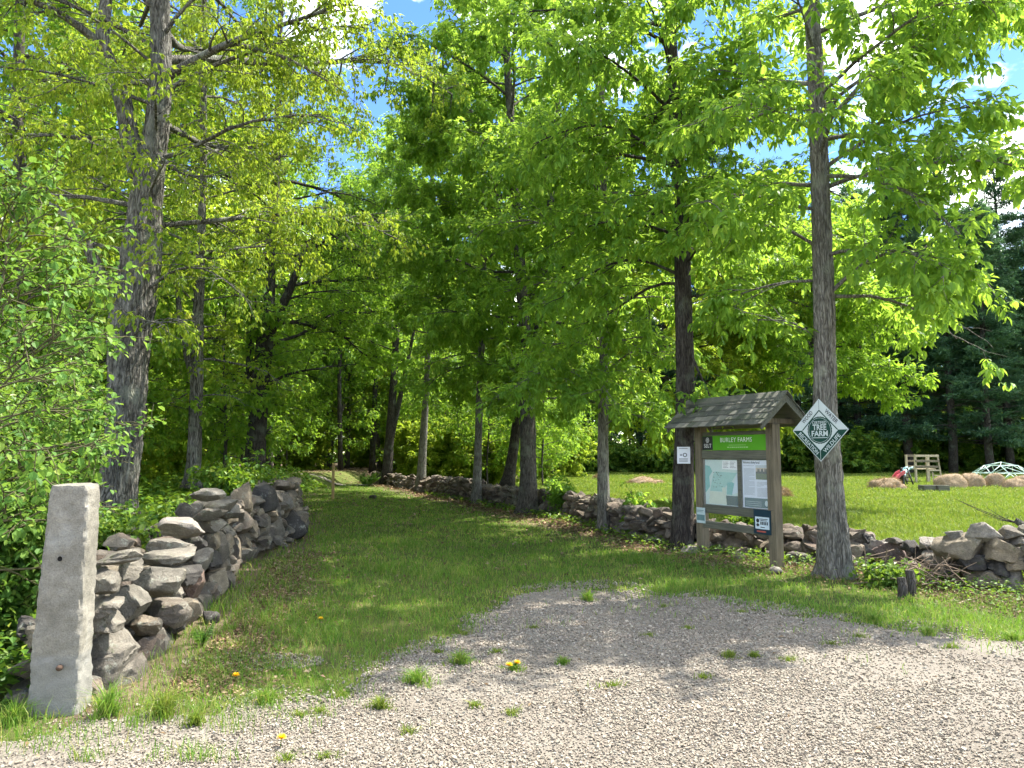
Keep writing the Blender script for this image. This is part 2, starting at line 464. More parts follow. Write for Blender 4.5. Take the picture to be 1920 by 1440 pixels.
# ------------------------------------------------------------------ gravel stones, grass, litter (stuff)
rng = np.random.default_rng(11)
def gravel_stones():
    N = 520000
    x = rng.uniform(-6.0, 10.0, N); y = 3.1 + 6.2 * rng.random(N) ** 1.25
    d = gravel_depth(x, y)
    keep = rng.random(N) < smooth(-.7, .9, d + .7 * fn(x, y, 1.9, 6) + .35 * fn(x, y, 8, 3)) * (.35 + .65 * smooth(-.5, .25, fn(x, y, 1.2, 21) + .3 * fn(x, y, 4, 22))) * (1 - .75 * smooth(1.1, .4, np.hypot((x - 3.7) / 2.6, (y - 5.9) / .85) + .25 * fn(x, y, 2, 23)))
    keep &= (np.abs(x) < y * 1.1 + .9)
    # thin scatter of stones lying in the turf by the near wall
    pat = (np.hypot((x + 2.0) / .55, (y - 5.9) / .25) < 1) & (rng.random(N) < .8)
    keep |= pat
    x, y = x[keep], y[keep]; n = len(x)
    r = rng.uniform(.0034, .0076, n) * np.where(rng.random(n) < .06, 1.7, 1) * (1 + .06 * (y - 4))
    # eight-cornered crushed chips
    c = np.array([(sx, sy, sz) for sx in (-1, 1) for sy in (-1, 1) for sz in (-1, 1)], float) * .75
    V = c[None] * (1 + rng.uniform(-.42, .30, (n, 8, 3)))
    V *= (r[:, None] * rng.uniform(.65, 1.35, (n, 3)))[:, None] * np.array((1, 1, .8))
    a = rng.uniform(0, 6.28, n); b = rng.uniform(-.7, .7, n)
    ca, sa, cb, sb = np.cos(a)[:, None], np.sin(a)[:, None], np.cos(b)[:, None], np.sin(b)[:, None]
    X, Y, Z = V[..., 0], V[..., 1], V[..., 2]
    Y, Z = Y * cb - Z * sb, Y * sb + Z * cb
    X, Y = X * ca - Y * sa, X * sa + Y * ca
    V = np.stack([X + x[:, None], Y + y[:, None], Z + (H(x, y) + .006 + r * .35)[:, None]], -1)
    q = np.array([(0, 1, 3, 2), (4, 6, 7, 5), (0, 4, 5, 1), (2, 3, 7, 6), (0, 2, 6, 4), (1, 5, 7, 3)])
    F = (q[None] + 8 * np.arange(n)[:, None, None]).reshape(-1, 4)
    m, t, p, out = mat_new('crushed_stone')
    g = nd(t, "ShaderNodeNewGeometry")
    col = ramp(t, [(0, (.085, .071, .054)), (.10, (.175, .15, .116)), (.4, (.245, .21, .162)), (.6, (.275, .222, .172)), (.75, (.225, .212, .168)), (.9, (.31, .272, .215)), (1, (.39, .35, .285))], g.outputs['Random Per Island'])
    t.links.new(col, p.inputs['Base Color']); p.inputs['Roughness'].default_value = .9; p.inputs['Specular IOR Level'].default_value = .25
    tag(link('gravel', mesh_np('gravel', V.reshape(-1, 3), F), m), 'pale crushed stone spread over the drive in the foreground', 'gravel', kind='stuff')
gravel_stones()

def blades(x, y, h, w, lean=.45, z=None):
    n = len(x); a = rng.uniform(0, 2 * math.pi, n); b = rng.uniform(0, 2 * math.pi, n); l = rng.uniform(.05, lean * 2, n) * h
    z = (H(x, y) if z is None else z) - .004
    dx, dy = np.cos(a) * w * .5, np.sin(a) * w * .5
    lx, ly = np.cos(b) * l, np.sin(b) * l
    P = np.empty((n, 5, 3))
    P[:, 0] = np.stack([x - dx, y - dy, z], 1); P[:, 1] = np.stack([x + dx, y + dy, z], 1)
    P[:, 2] = np.stack([x + dx * .8 + lx * .3, y + dy * .8 + ly * .3, z + h * .6], 1)
    P[:, 3] = np.stack([x - dx * .8 + lx * .3, y - dy * .8 + ly * .3, z + h * .6], 1)
    P[:, 4] = np.stack([x + lx, y + ly, z + h * np.sqrt(np.clip(1 - (l / h * .5) ** 2, .2, 1))], 1)
    o = 5 * np.arange(n)[:, None]
    return P.reshape(-1, 3), [np.array([[0, 1, 2, 3]]) + o, np.array([[3, 2, 4]]) + o]
def lane_grass():
    N = 520000
    y = 4.0 + 40 * rng.random(N) ** 2.0
    x = rng.uniform(-1, 1, N) * (.5 * y + 2.5) - .10 * y
    wide = rng.random(N) < .10
    x = np.where(wide & (y < 9), rng.uniform(5, 11.5, N), x)
    left = lw_x(np.clip(y, 4.9, 28)); right = rw_x(np.clip(y, 8.6, 41))
    near = y < 10.6
    ok = ((x > left + .10 - .2 * (y > 26)) | ((y < 4.8) & (x < -2.2))) & np.where(y > 13, x < right - .3, y < rw_y(np.clip(x, -11, 9.6)) - .25)
    ok &= (x < 11.5)
    g = gravel_depth(x, y)
    pg = smooth(.8, -.6, g + .65 * fn(x, y, 1.8, 7) + .3 * fn(x, y, 6.5, 17))
    pg = np.maximum(pg, .16 * smooth(2.4, .6, g) * smooth(.15, .6, fn(x, y, 2.7, 31)))
    dr = np.minimum(np.abs(x - right), np.abs(y - rw_y(np.clip(x, -11, 9.6))))
    ps = .10 + .90 * smooth(.7, 2.3, dr + .35 * fn(x, y, 1.7, 8))
    pl = .45 + .55 * smooth(.1, .7, x - left + .25 * fn(x, y, 2.0, 9))
    clump = .45 + .55 * smooth(-.5, .5, fn(x, y, 2.9, 10))
    ok &= rng.random(N) < pg * ps * pl * clump
    x, y = x[ok], y[ok]; n = len(x)
    h = rng.uniform(.03, .085, n) * (1 + .7 * smooth(.1, .8, fn(x, y, 1.1, 12))) * (1 - .25 * smooth(10, 20, y))
    h *= 1 + .8 * smooth(1.0, .2, np.abs(x - lw_x(np.clip(y, 4.9, 28)) - .2)) * (rng.random(n) < .4)
    w = rng.uniform(.004, .0075, n) * np.clip(y / 6.5, .8, 5)
    V, F = blades(x, y, h, w, .55)
    tag(link('grass', mesh_np('grass', V, F), M['grass']), 'mown green grass of the lane between the two stone walls', 'grass', kind='stuff')
lane_grass()
def meadow_grass():
    N = 330000
    y = 9.5 + 56 * rng.random(N) ** 1.7
    x = rng.uniform(-.12, .80, N) * y + rng.uniform(-1, 1, N)
    ok = (y > rw_y(np.clip(x, -11, 9.6)) + .35) & (x > rw_x(np.clip(y, 8.6, 41)) + .4) & (x > -9)
    x, y = x[ok], y[ok]; n = len(x)
    h = rng.uniform(.06, .16, n) * (1 + .5 * fn(x, y, .7, 2))
    h *= 1 + .9 * smooth(1.3, .3, y - rw_y(np.clip(x, -11, 9.6))) * (rng.random(n) < .5)
    w = rng.uniform(.006, .010, n) * np.clip(y / 9, .9, 6)
    V, F = blades(x, y, np.clip(h, .04, .4), w, .5)
    tag(link('meadow_grass', mesh_np('meadow_grass', V, F), M['field']), 'bright sunlit grass of the open field behind the right wall', 'grass', kind='stuff')
meadow_grass()

# ------------------------------------------------------------------ leaves
def unit(a):
    return a / (np.linalg.norm(a, axis=-1, keepdims=True) + 1e-9)
def leaves(base, d, L, w, curl=.35, six=True):
    """leaf blades: base point, direction, length, width ratio"""
    n = len(base); d = unit(d)
    up = np.array((0, 0, 1.0)) + rng.normal(0, .35, (n, 3))
    s = unit(np.cross(d, up)); nn = np.cross(s, d)
    L = np.broadcast_to(L, (n,))[:, None]; wv = L * w
    def P(t, sd, c=0): return base + d * L * t + s * wv * sd - nn * L * (curl * t * t) + nn * wv * c
    if six:
        V = np.stack([P(0, 0), P(.3, -.42, .12), P(.3, .42, .12), P(.68, -.40, .12), P(.68, .40, .12), P(1, 0), P(.5, 0, -.04)], 1)
        T = np.array([(0, 2, 6), (0, 6, 1), (1, 6, 3), (6, 2, 4), (6, 4, 5), (6, 5, 3)])
        k = 7
    else:
        V = np.stack([P(0, 0), P(.45, -.5, .12), P(1, 0), P(.45, .5, .12)], 1)
        T = np.array([(0, 3, 2), (0, 2, 1)]); k = 4
    F = (T[None] + k * np.arange(n)[:, None, None]).reshape(-1, 3)
    return V.reshape(-1, 3), F
def rosettes(tips, dirs, kind):
    """leaf groups at twig tips. returns V,F of one mesh"""
    n = len(tips)
    dirs = unit(dirs)
    K = kind['stalks']
    base = np.repeat(tips, K, 0); dd = np.repeat(dirs, K, 0)
    a = np.tile(np.arange(K) * 2.4, n) + np.repeat(rng.uniform(0, 6.28, n), K)
    ref = unit(np.cross(dd, np.array((.1, .2, 1.0)))); ref2 = np.cross(ref, dd)
    out = ref * np.cos(a)[:, None] + ref2 * np.sin(a)[:, None]
    p = unit(dd * kind.get('fwd', .6) + out * .9 + rng.normal(0, .25, base.shape) + np.array((0, 0, kind.get('rise', 0))))
    base = base - dd * rng.uniform(0, kind.get('spread', .1), (len(base), 1))
    st = kind['stalk'] * rng.uniform(.6, 1.3, (len(base), 1))
    end = base + p * st + np.array((0, 0, -.35)) * st
    p2 = unit(p + np.array((0, 0, -kind['droop'])))
    ls = kind['leaflets']; J = len(ls)
    hz = unit(np.cross(p2, np.array((0.02, 0.03, 1.0))))
    B = np.repeat(end, J, 0); D = np.repeat(p2, J, 0); Hh = np.repeat(hz, J, 0); Q = np.repeat(st, J, 0); PP = np.repeat(p, J, 0)
    m = len(end)
    off = np.tile(np.array([l[0] for l in ls]), m)[:, None]; ang = np.tile(np.array([l[1] for l in ls]), m)[:, None]; sc = np.tile(np.array([l[2] for l in ls]), m)
    B = B - PP * Q * off
    dirv = D * np.cos(ang) + Hh * np.sin(ang) + rng.normal(0, .18, B.shape) + np.array((0, 0, -.25 * kind['droop']))
    L = kind['size'] * sc * rng.uniform(.5, 1.32, len(B))
    return leaves(B, dirv, L, kind['w'], kind.get('curl', .3), kind.get('six', True))
K_HICK = dict(stalks=5, stalk=.14, droop=.55, leaflets=[(0, 0, 1.1), (.02, .75, .95), (.02, -.75, .95), (.45, 1.2, .7), (.45, -1.2, .7)], size=.132, w=.46, curl=.35, spread=.22)
K_HICK_M = dict(K_HICK, size=.15, six=False, stalks=6)
K_MAPLE = dict(stalks=7, stalk=.08, droop=.9, leaflets=[(0, 0, 1.1), (0, .7, .9), (0, -.7, .9)], size=.08, w=.50, curl=.3, spread=.14, six=False)
K_FAR = dict(stalks=5, stalk=.16, droop=.6, leaflets=[(0, 0, 1.1), (0, .8, .9), (0, -.8, .9)], size=.19, w=.6, curl=.3, spread=.3, six=False)
K_ROUND = dict(stalks=5, stalk=.035, droop=.35, leaflets=[(0, 0, 1.0)], size=.053, w=.85, curl=.2, spread=.16)
K_SHRUB = dict(stalks=5, stalk=.02, droop=.25, leaflets=[(0, 0, 1.0)], size=.058, w=.5, curl=.25, spread=.16, rise=.3)
K_BUSH = dict(stalks=5, stalk=.05, droop=.5, leaflets=[(0, 0, 1.1), (0, .8, .9), (0, -.8, .9)], size=.11, w=.6, curl=.3, spread=.2, six=False)

def wander(p0, d, L, n, bend, up, rg):
    """a branch polyline: start, direction, length; 'up' lifts (+) or droops (-) along it"""
    P = [np.array(p0, float)]; d = np.array(d, float); d /= np.linalg.norm(d)
    for i in range(n - 1):
        d = d + rg.normal(0, bend, 3) + np.array((0, 0, up * (i + 1) / n))
        d /= np.linalg.norm(d)
        P.append(P[-1] + d * (L / (n - 1)))
    return np.array(P)
def grow(trunk, rad, seed, Rc, zb, zt, nprim, prof='round', up0=.55, droop=-.14, topthin=None, gap=.85, limbs=(), sec=1.0, tw=1.0, sidebias=None, twig_len=.5):
    """wood tubes and twig tips. trunk: polyline (n,3) with radii rad; zb..zt crown heights; limbs: extra given limbs (polyline, r0)"""
    rg = np.random.default_rng(seed)
    tubes = []; tips = []; dirs = []
    prim = []
    tz = trunk[:, 2]
    for i in range(nprim):
        t = (i + rg.uniform(.1, .9)) / nprim
        z = zb + (zt - zb) * t
        p = np.array([np.interp(z, tz, trunk[:, c]) for c in range(3)]); r = np.interp(z, tz, rad)
        az = i * 2.3999 + rg.uniform(-.5, .5)
        if prof == 'round': f = (.55 + .45 * min(1, t * 3.5)) * (1 - max(0, t - .45) / .55 * .72)
        elif prof == 'cone': f = 1.05 - .85 * t
        else: f = .8 + .2 * math.sin(t * 3)
        L = Rc * f * rg.uniform(.72, 1.15)
        if sidebias is not None:
            L *= 1 + sidebias[2] * (math.cos(az) * sidebias[0] + math.sin(az) * sidebias[1])
        el = up0 * (.35 + 1.25 * t) + rg.uniform(-.12, .12)
        d = (math.cos(az) * math.cos(el), math.sin(az) * math.cos(el), math.sin(el))
        P = wander(p, d, L, 8, .10, droop * (1.2 - .5 * t), rg)
        r0 = min(r * .5, .009 + .009 * L)
        prim.append((P, r0))
    for P, r0 in limbs:
        prim.append((resample(P, 10), r0))
    for P, r0 in prim:
        n = len(P); L = np.linalg.norm(np.diff(P, axis=0), axis=1).sum()
        tubes.append((P, np.linspace(r0, max(.006, r0 * .22), n), 6))
        ns = max(3, int(L * 3.2 * sec))
        for j in range(ns):
            s = .22 + .78 * (j + rg.uniform(.1, .9)) / ns
            x = s * (n - 1); k = min(int(x), n - 2); q = P[k] + (P[k + 1] - P[k]) * (x - k)
            T = P[k + 1] - P[k]; T = T / np.linalg.norm(T)
            sd = np.cross(T, (0, 0, 1)); sd /= np.linalg.norm(sd) + 1e-9
            sgn = 1 if j % 2 else -1
            d = T * rg.uniform(.5, .95) + sd * sgn * rg.uniform(.5, 1.0) + np.array((0, 0, rg.uniform(-.25, .45)))
            Ls = (.26 * L * (1.15 - s) + .42) * rg.uniform(.7, 1.2)
            Q = wander(q, d, Ls, 5, .16, droop * 1.2, rg)
            tubes.append((Q, np.linspace(max(.006, r0 * .3), .004, 5), 4))
            nt_ = max(2, int((Ls / .24) * tw))
            for m in range(nt_):
                s2 = .25 + .75 * (m + rg.uniform(.2, .9)) / nt_
                x = s2 * 4; k = min(int(x), 3); q2 = Q[k] + (Q[k + 1] - Q[k]) * (x - k)
                T2 = Q[k + 1] - Q[k]; T2 = T2 / (np.linalg.norm(T2) + 1e-9)
                d2 = T2 * .7 + rg.normal(0, .65, 3) + np.array((0, 0, .1))
                Lt = twig_len * rg.uniform(.4, 1.0)
                U = wander(q2, d2, Lt, 3, .2, -.15, rg)
                tubes.append((U, np.array((.0045, .0035, .0025)), 3))
                tips.append(U[-1]); dirs.append(U[-1] - U[-2])
                tips.append(U[1]); dirs.append(U[1] - U[0])
    tips = np.array(tips); dirs = np.array(dirs)
    q = tips * 1.15 + seed
    g3 = np.sin(q[:, 0] * 1.9 + 1.4 * np.sin(q[:, 1] * 1.3)) + np.sin(q[:, 1] * 2.1 + 1.2 * np.sin(q[:, 2] * 1.6)) + np.sin(q[:, 2] * 2.3 + 1.3 * np.sin(q[:, 0] * 1.1))
    kp = (g3 < gap * 1.6) | (rg.random(len(tips)) < .15); tips, dirs = tips[kp], dirs[kp]
    if topthin:
        kp = (tips[:, 2] < topthin[0]) | (rg.random(len(tips)) < topthin[1]); tips, dirs = tips[kp], dirs[kp]
    return tubes, tips, dirs
def trunk_ridges(n, k, seed, amp, freq=9, flare=None):
    rg = np.random.default_rng(seed)
    a = np.linspace(0, 2 * math.pi, k, endpoint=False)[None]; z = np.arange(n)[:, None]
    r = np.zeros((n, k))
    for _ in range(6):
        f = rg.integers(freq // 2, freq * 2)
        r += np.sin(a * f + rg.uniform(0, 6.28) + .9 * np.sin(z * rg.uniform(.06, .25) + rg.uniform(0, 6.28)) + .5 * np.sin(z * .7 + rg.uniform(0, 6))) / 6
    r = np.abs(r) * 2.2 - .5
    r += rg.normal(0, .25, (n, k))
    out = amp * r
    if flare is not None:      # root buttresses near the base
        f = np.exp(-z / flare[0])
        out = out + f * flare[1] * np.maximum(0, np.sin(a * 5 + seed)) 
    return out
def wood_mesh(name, trunk, rad, tubes, seed, k=18, amp=.05, freq=9, flare=(2.5, .35), n=None, forks=()):
    mb = MB()
    n = n or 60
    T = resample(np.column_stack([trunk, rad]), n)
    rr = T[:, 3].copy()
    mb.tube(T[:, :3], rr, k, True, 0, trunk_ridges(n, k, seed, amp, freq, flare))
    for P, r0, r1 in forks:
        Q = resample(P, 30)
        mb.tube(Q, np.linspace(r0, r1, 30), max(8, k * 2 // 3), True, 0, trunk_ridges(30, max(8, k * 2 // 3), seed + 3, amp, freq))
    for P, r, kk in tubes:
        mb.tube(P, r, kk, False)
    return mb.mesh(name, True)
def tree(name, label, cat, base, trunk, rad, seed, leafkind, leafmat, bark, group=None, forks=(), k=18, amp=.05, freq=9, flare=(2.5, .35), n=None, thin=1.0, **kw):
    """base: world foot; trunk in world coordinates"""
    global rng
    base = np.array(base, float)
    root = empty(name, base, label, cat, group)
    tr = np.asarray(trunk, float) - base
    fk = [(np.asarray(P, float) - base, a, b) for P, a, b in forks]
    if 'limbs' in kw:
        kw['limbs'] = [(np.asarray(P, float) - base, r0) for P, r0 in kw['limbs']]
    kw['zb'] -= base[2]; kw['zt'] -= base[2]
    tubes, tips, dirs = grow(tr, np.asarray(rad, float), seed, **kw)
    link('trunk', wood_mesh('trunk', tr, rad, tubes, seed, k, amp, freq, flare, n, fk), bark, root)
    rng = np.random.default_rng(seed + 1000)
    if thin < 1:
        kp = rng.random(len(tips)) < thin; tips, dirs = tips[kp], dirs[kp]
    V, F = rosettes(tips, dirs, leafkind)
    link('crown', mesh_np('crown', V, F), leafmat, root)
    print("tree", name, "leaf tris", len(F), "tips", len(tips))
    return root
def px_trunk(pts, Y, top, wtop):
    """pts: (u, v, width px) from foot to frame top; continued straight up to height top"""
    P = [AT(u, v, Y) for u, v, w in pts]; r = [.5 * w * Y / FPX for u, v, w in pts]
    d = (P[-1] - P[-3]); d /= np.linalg.norm(d)
    d = d * .4 + np.array((0, 0, .6)); d /= np.linalg.norm(d)
    while P[-1][2] < top:
        P.append(P[-1] + d * 1.5); r.append(max(wtop, r[-1] * .85))
    P = np.array(P)
    return P, np.array(r)

# ------------------------------------------------------------------ the trees along the right wall
def right_trees():
    # 1: the near hickory that carries the diamond sign
    f = G(1567, 1082); Y = f[1]
    P, r = px_trunk([(1568, 1086, 70), (1567, 1060, 58), (1562, 1000, 52), (1555, 900, 46), (1549, 803, 42), (1547, 700, 39), (1545, 560, 37), (1541, 450, 35), (1537, 300, 33), (1530, 150, 30), (1522, 0, 27)], Y, 12.2, .03)
    limbs = [([AT(1533, 250, Y), AT(1620, 150, Y - .3), AT(1700, 85, Y - .5), AT(1810, 70, Y - .6)], .035),
             ([AT(1545, 470, Y), AT(1470, 425, Y + .3), AT(1420, 420, Y + .5), AT(1390, 440, Y + .6)], .03),
             ([AT(1545, 560, Y), AT(1640, 470, Y - .4), AT(1740, 470, Y - .6), AT(1830, 520, Y - .7)], .03),
             ([AT(1538, 320, Y), AT(1640, 250, Y - .2), AT(1750, 205, Y - .4), AT(1840, 200, Y - .5)], .03),
             ([AT(1534, 210, Y), AT(1650, 120, Y), AT(1780, 50, Y + .1), AT(1890, 20, Y + .2)], .03),
             ([AT(1536, 250, Y), AT(1450, 200, Y - .3), AT(1380, 190, Y - .6), AT(1310, 230, Y - .8)], .028),
             ([AT(1548, 640, Y), AT(1480, 600, Y + .3), AT(1420, 600, Y + .5)], .025),
             ([AT(1540, 330, Y), AT(1640, 330, Y - .8), AT(1740, 380, Y - 1.3), AT(1800, 440, Y - 1.5)], .03)]
    tree('hickory_tree', 'tall grey hickory behind the diamond sign, nearest trunk of the right row', 'tree', (f[0], f[1], 0), P, r, 21, K_HICK, M['hick'], M['bark'], 'trees along the right stone wall', k=64, amp=.11, freq=14, flare=(6, .3), n=220,
         Rc=2.85, zb=3.5, zt=11.8, nprim=29, limbs=limbs, sec=1.3, tw=1.2, topthin=(8.5, .5), gap=1.3, sidebias=(.6, .5, .38), up0=.5, droop=-.16)
    # 2: dark barked tree beside the notice board
    f = G(1282, 1033); Y = f[1]
    P, r = px_trunk([(1282, 1036, 52), (1281, 1015, 42), (1280, 960, 38), (1280, 900, 37), (1284, 800, 35), (1285, 700, 33), (1281, 560, 31), (1279, 450, 29), (1276, 350, 27), (1268, 230, 24), (1260, 100, 22), (1255, 0, 20)], Y, 14, .03)
    limbs = [([AT(1285, 640, Y), AT(1320, 720, Y - .3), AT(1345, 770, Y - .5)], .03),
             ([AT(1282, 520, Y), AT(1200, 480, Y + .2), AT(1120, 500, Y + .3), AT(1050, 560, Y + .4)], .03),
             ([AT(1276, 330, Y), AT(1180, 240, Y - .4), AT(1090, 230, Y - .8), AT(1000, 270, Y - 1)], .035),
             ([AT(1268, 230, Y), AT(1350, 150, Y - .6), AT(1440, 140, Y - 1)], .03)]
    tree('dark_barked_tree', 'dark barked tree with a white paper notice, left of the notice board', 'tree', (f[0], f[1], 0), P, r, 22, K_HICK, M['hick'], M['bark_dark'], 'trees along the right stone wall', k=56, amp=.085, freq=13, flare=(5, .35), n=200,
         Rc=3.5, zb=4.1, zt=13.5, nprim=36, limbs=limbs, sec=1.3, tw=1.2, gap=1.5, sidebias=(0, 1, .4), topthin=(9.5, .45), up0=.45, droop=-.17)
    # 3: slim one
    f = G(1133, 997); Y = f[1]
    P, r = px_trunk([(1133, 1000, 34), (1132, 980, 25), (1131, 900, 21), (1131, 800, 19), (1133, 650, 17), (1134, 500, 15), (1132, 380, 13), (1128, 200, 12), (1124, 60, 11)], Y, 12, .02)
    limbs = [([AT(1132, 760, Y), AT(1080, 690, Y - .7), AT(1010, 690, Y - 1.3), AT(950, 740, Y - 1.6)], .022),
             ([AT(1132, 700, Y), AT(1190, 650, Y - .7), AT(1250, 670, Y - 1.1), AT(1290, 720, Y - 1.3)], .022),
             ([AT(1132, 800, Y), AT(1170, 770, Y - .5), AT(1220, 790, Y - .9)], .018)]
    tree('hickory_tree', 'slim pale grey tree standing alone on the wall right of the thick twin trunk', 'tree', (f[0], f[1], 0), P, r, 23, K_HICK, M['hick'], M['bark'], 'trees along the right stone wall', k=40, amp=.08, freq=12, flare=(4, .35), n=160,
         Rc=2.7, zb=2.4, zt=11.5, nprim=32, gap=1.0, limbs=limbs, sec=1.3, tw=1.25, topthin=(10.5, .45), up0=.4, droop=-.17)
    # 4: thick twin trunk
    f = G(989, 964); Y = f[1]
    P, r = px_trunk([(989, 968, 50), (989, 945, 36), (991, 900, 29), (990, 800, 27), (990, 720, 27), (986, 640, 20), (980, 560, 20), (972, 450, 18), (962, 300, 16), (950, 100, 13)], Y, 17, .03)
    fork = [([AT(993, 760, Y), AT(1000, 690, Y + .05), AT(1012, 600, Y + .1), AT(1022, 500, Y + .15), AT(1035, 350, Y + .2), AT(1050, 150, Y + .3)], .14, .06)]
    tree('twin_trunk_tree', 'thickest tree of the right row, its trunk splitting in two above head height', 'tree', (f[0], f[1], 0), P, r, 24, K_HICK_M, M['hick'], M['bark_mid'], 'trees along the right stone wall', forks=fork, k=48, amp=.09, freq=12, flare=(5, .2), n=160,
         Rc=4.3, zb=2.9, zt=16.6, nprim=54, gap=.95, sec=1.2, tw=1.1, up0=.42, droop=-.15)
    # 5, 6, 7 further along the wall
    f = G(894, 946); Y = f[1]
    P, r = px_trunk([(893, 950, 24), (894, 930, 17), (896, 850, 14), (900, 720, 13), (905, 600, 12), (907, 450, 11), (908, 250, 9), (908, 60, 8)], Y, 17.5, .02)
    tree('slender_tree', 'slender straight tree left of the thick twin trunk, at a low spot of the wall', 'tree', (f[0], f[1], 0), P, r, 25, K_HICK_M, M['hick'], M['bark'], 'trees along the right stone wall', k=18, n=60,
         Rc=3.6, zb=3.4, zt=17, nprim=42, gap=.9, sec=1.25, tw=1.2, up0=.42, droop=-.16)
    f = G(789, 923); Y = f[1]
    P, r = px_trunk([(789, 926, 22), (790, 900, 16), (794, 820, 14), (799, 740, 12), (803, 640, 10), (808, 500, 9), (812, 250, 8)], Y, 18.5, .02)
    tree('slender_tree', 'slender brownish tree where the far stretch of the right wall meets the lane', 'tree', (f[0], f[1], 0), P, r, 26, K_HICK_M, M['hick2'], M['bark'], 'trees along the right stone wall', k=14, n=50, Rc=4.0, zb=5.2, zt=18, nprim=38, sec=1.2, tw=1.1, up0=.42, droop=-.15)
    f = G(724, 909); Y = f[1]
    P, r = px_trunk([(724, 912, 24), (726, 880, 18), (732, 800, 16), (738, 720, 14), (744, 600, 12), (748, 450, 10), (752, 250, 8)], Y, 19, .02)
    fork = [([AT(729, 840, Y), AT(745, 770, Y), AT(762, 690, Y), AT(780, 600, Y)], .17, .06)]
    tree('forked_tree', 'dark forked tree at the far end of the right wall', 'tree', (f[0], f[1], 0), P, r, 27, K_FAR, M['maple2'], M['bark_dark'], 'trees along the right stone wall', forks=fork, k=14, n=50,
         Rc=4.8, zb=5.4, zt=18.5, nprim=40, sec=.95, tw=.9, up0=.45, droop=-.13, twig_len=.7)
    # leaning dark tree behind the wall, seen left of the thick trunk
    f = G(952, 908); Y = 27.0
    P, r = px_trunk([(950, 915, 30), (954, 895, 22), (960, 860, 19), (968, 800, 17), (980, 700, 14), (990, 550, 12), (998, 300, 9)], Y, 14, .02)
    tree('leaning_tree', 'dark leaning tree on the field side of the wall, behind the thick twin trunk', 'tree', (P[0][0], Y, 0), P, r, 28, K_HICK_M, M['hick2'], M['bark_dark'], 'trees along the right stone wall', k=14, n=50, Rc=3.8, zb=3.0, zt=13.5, nprim=34, sec=1.2, tw=1.1, up0=.4, droop=-.16)
    # two younger sunlit trees out in the field
    for (x, y, h, R_, sd, lab) in ((8.9, 21.5, 9.0, 3.7, 31, 'young sunlit tree with tiers of drooping branches, in the field behind the diamond sign'),
                                   (5.6, 23.5, 10.5, 4.0, 32, 'bright yellow green young tree in the field behind the dark barked tree')):
        P = np.array([(x + .05 * math.sin(i), y, h * i / 8) for i in range(9)]); r = np.linspace(.12, .02, 9)
        tree('young_tree', lab, 'tree', (x, y, 0), P, r, sd, K_HICK_M, M['maple'] if sd == 32 else M['maple2'], M['bark_far'], 'young trees in the field', k=12, n=40,
             Rc=R_, zb=3.5 if sd == 31 else 1.9, zt=h - .4, nprim=38, sec=1.25, tw=1.1, up0=.25, droop=-.12, prof='round')
right_trees()

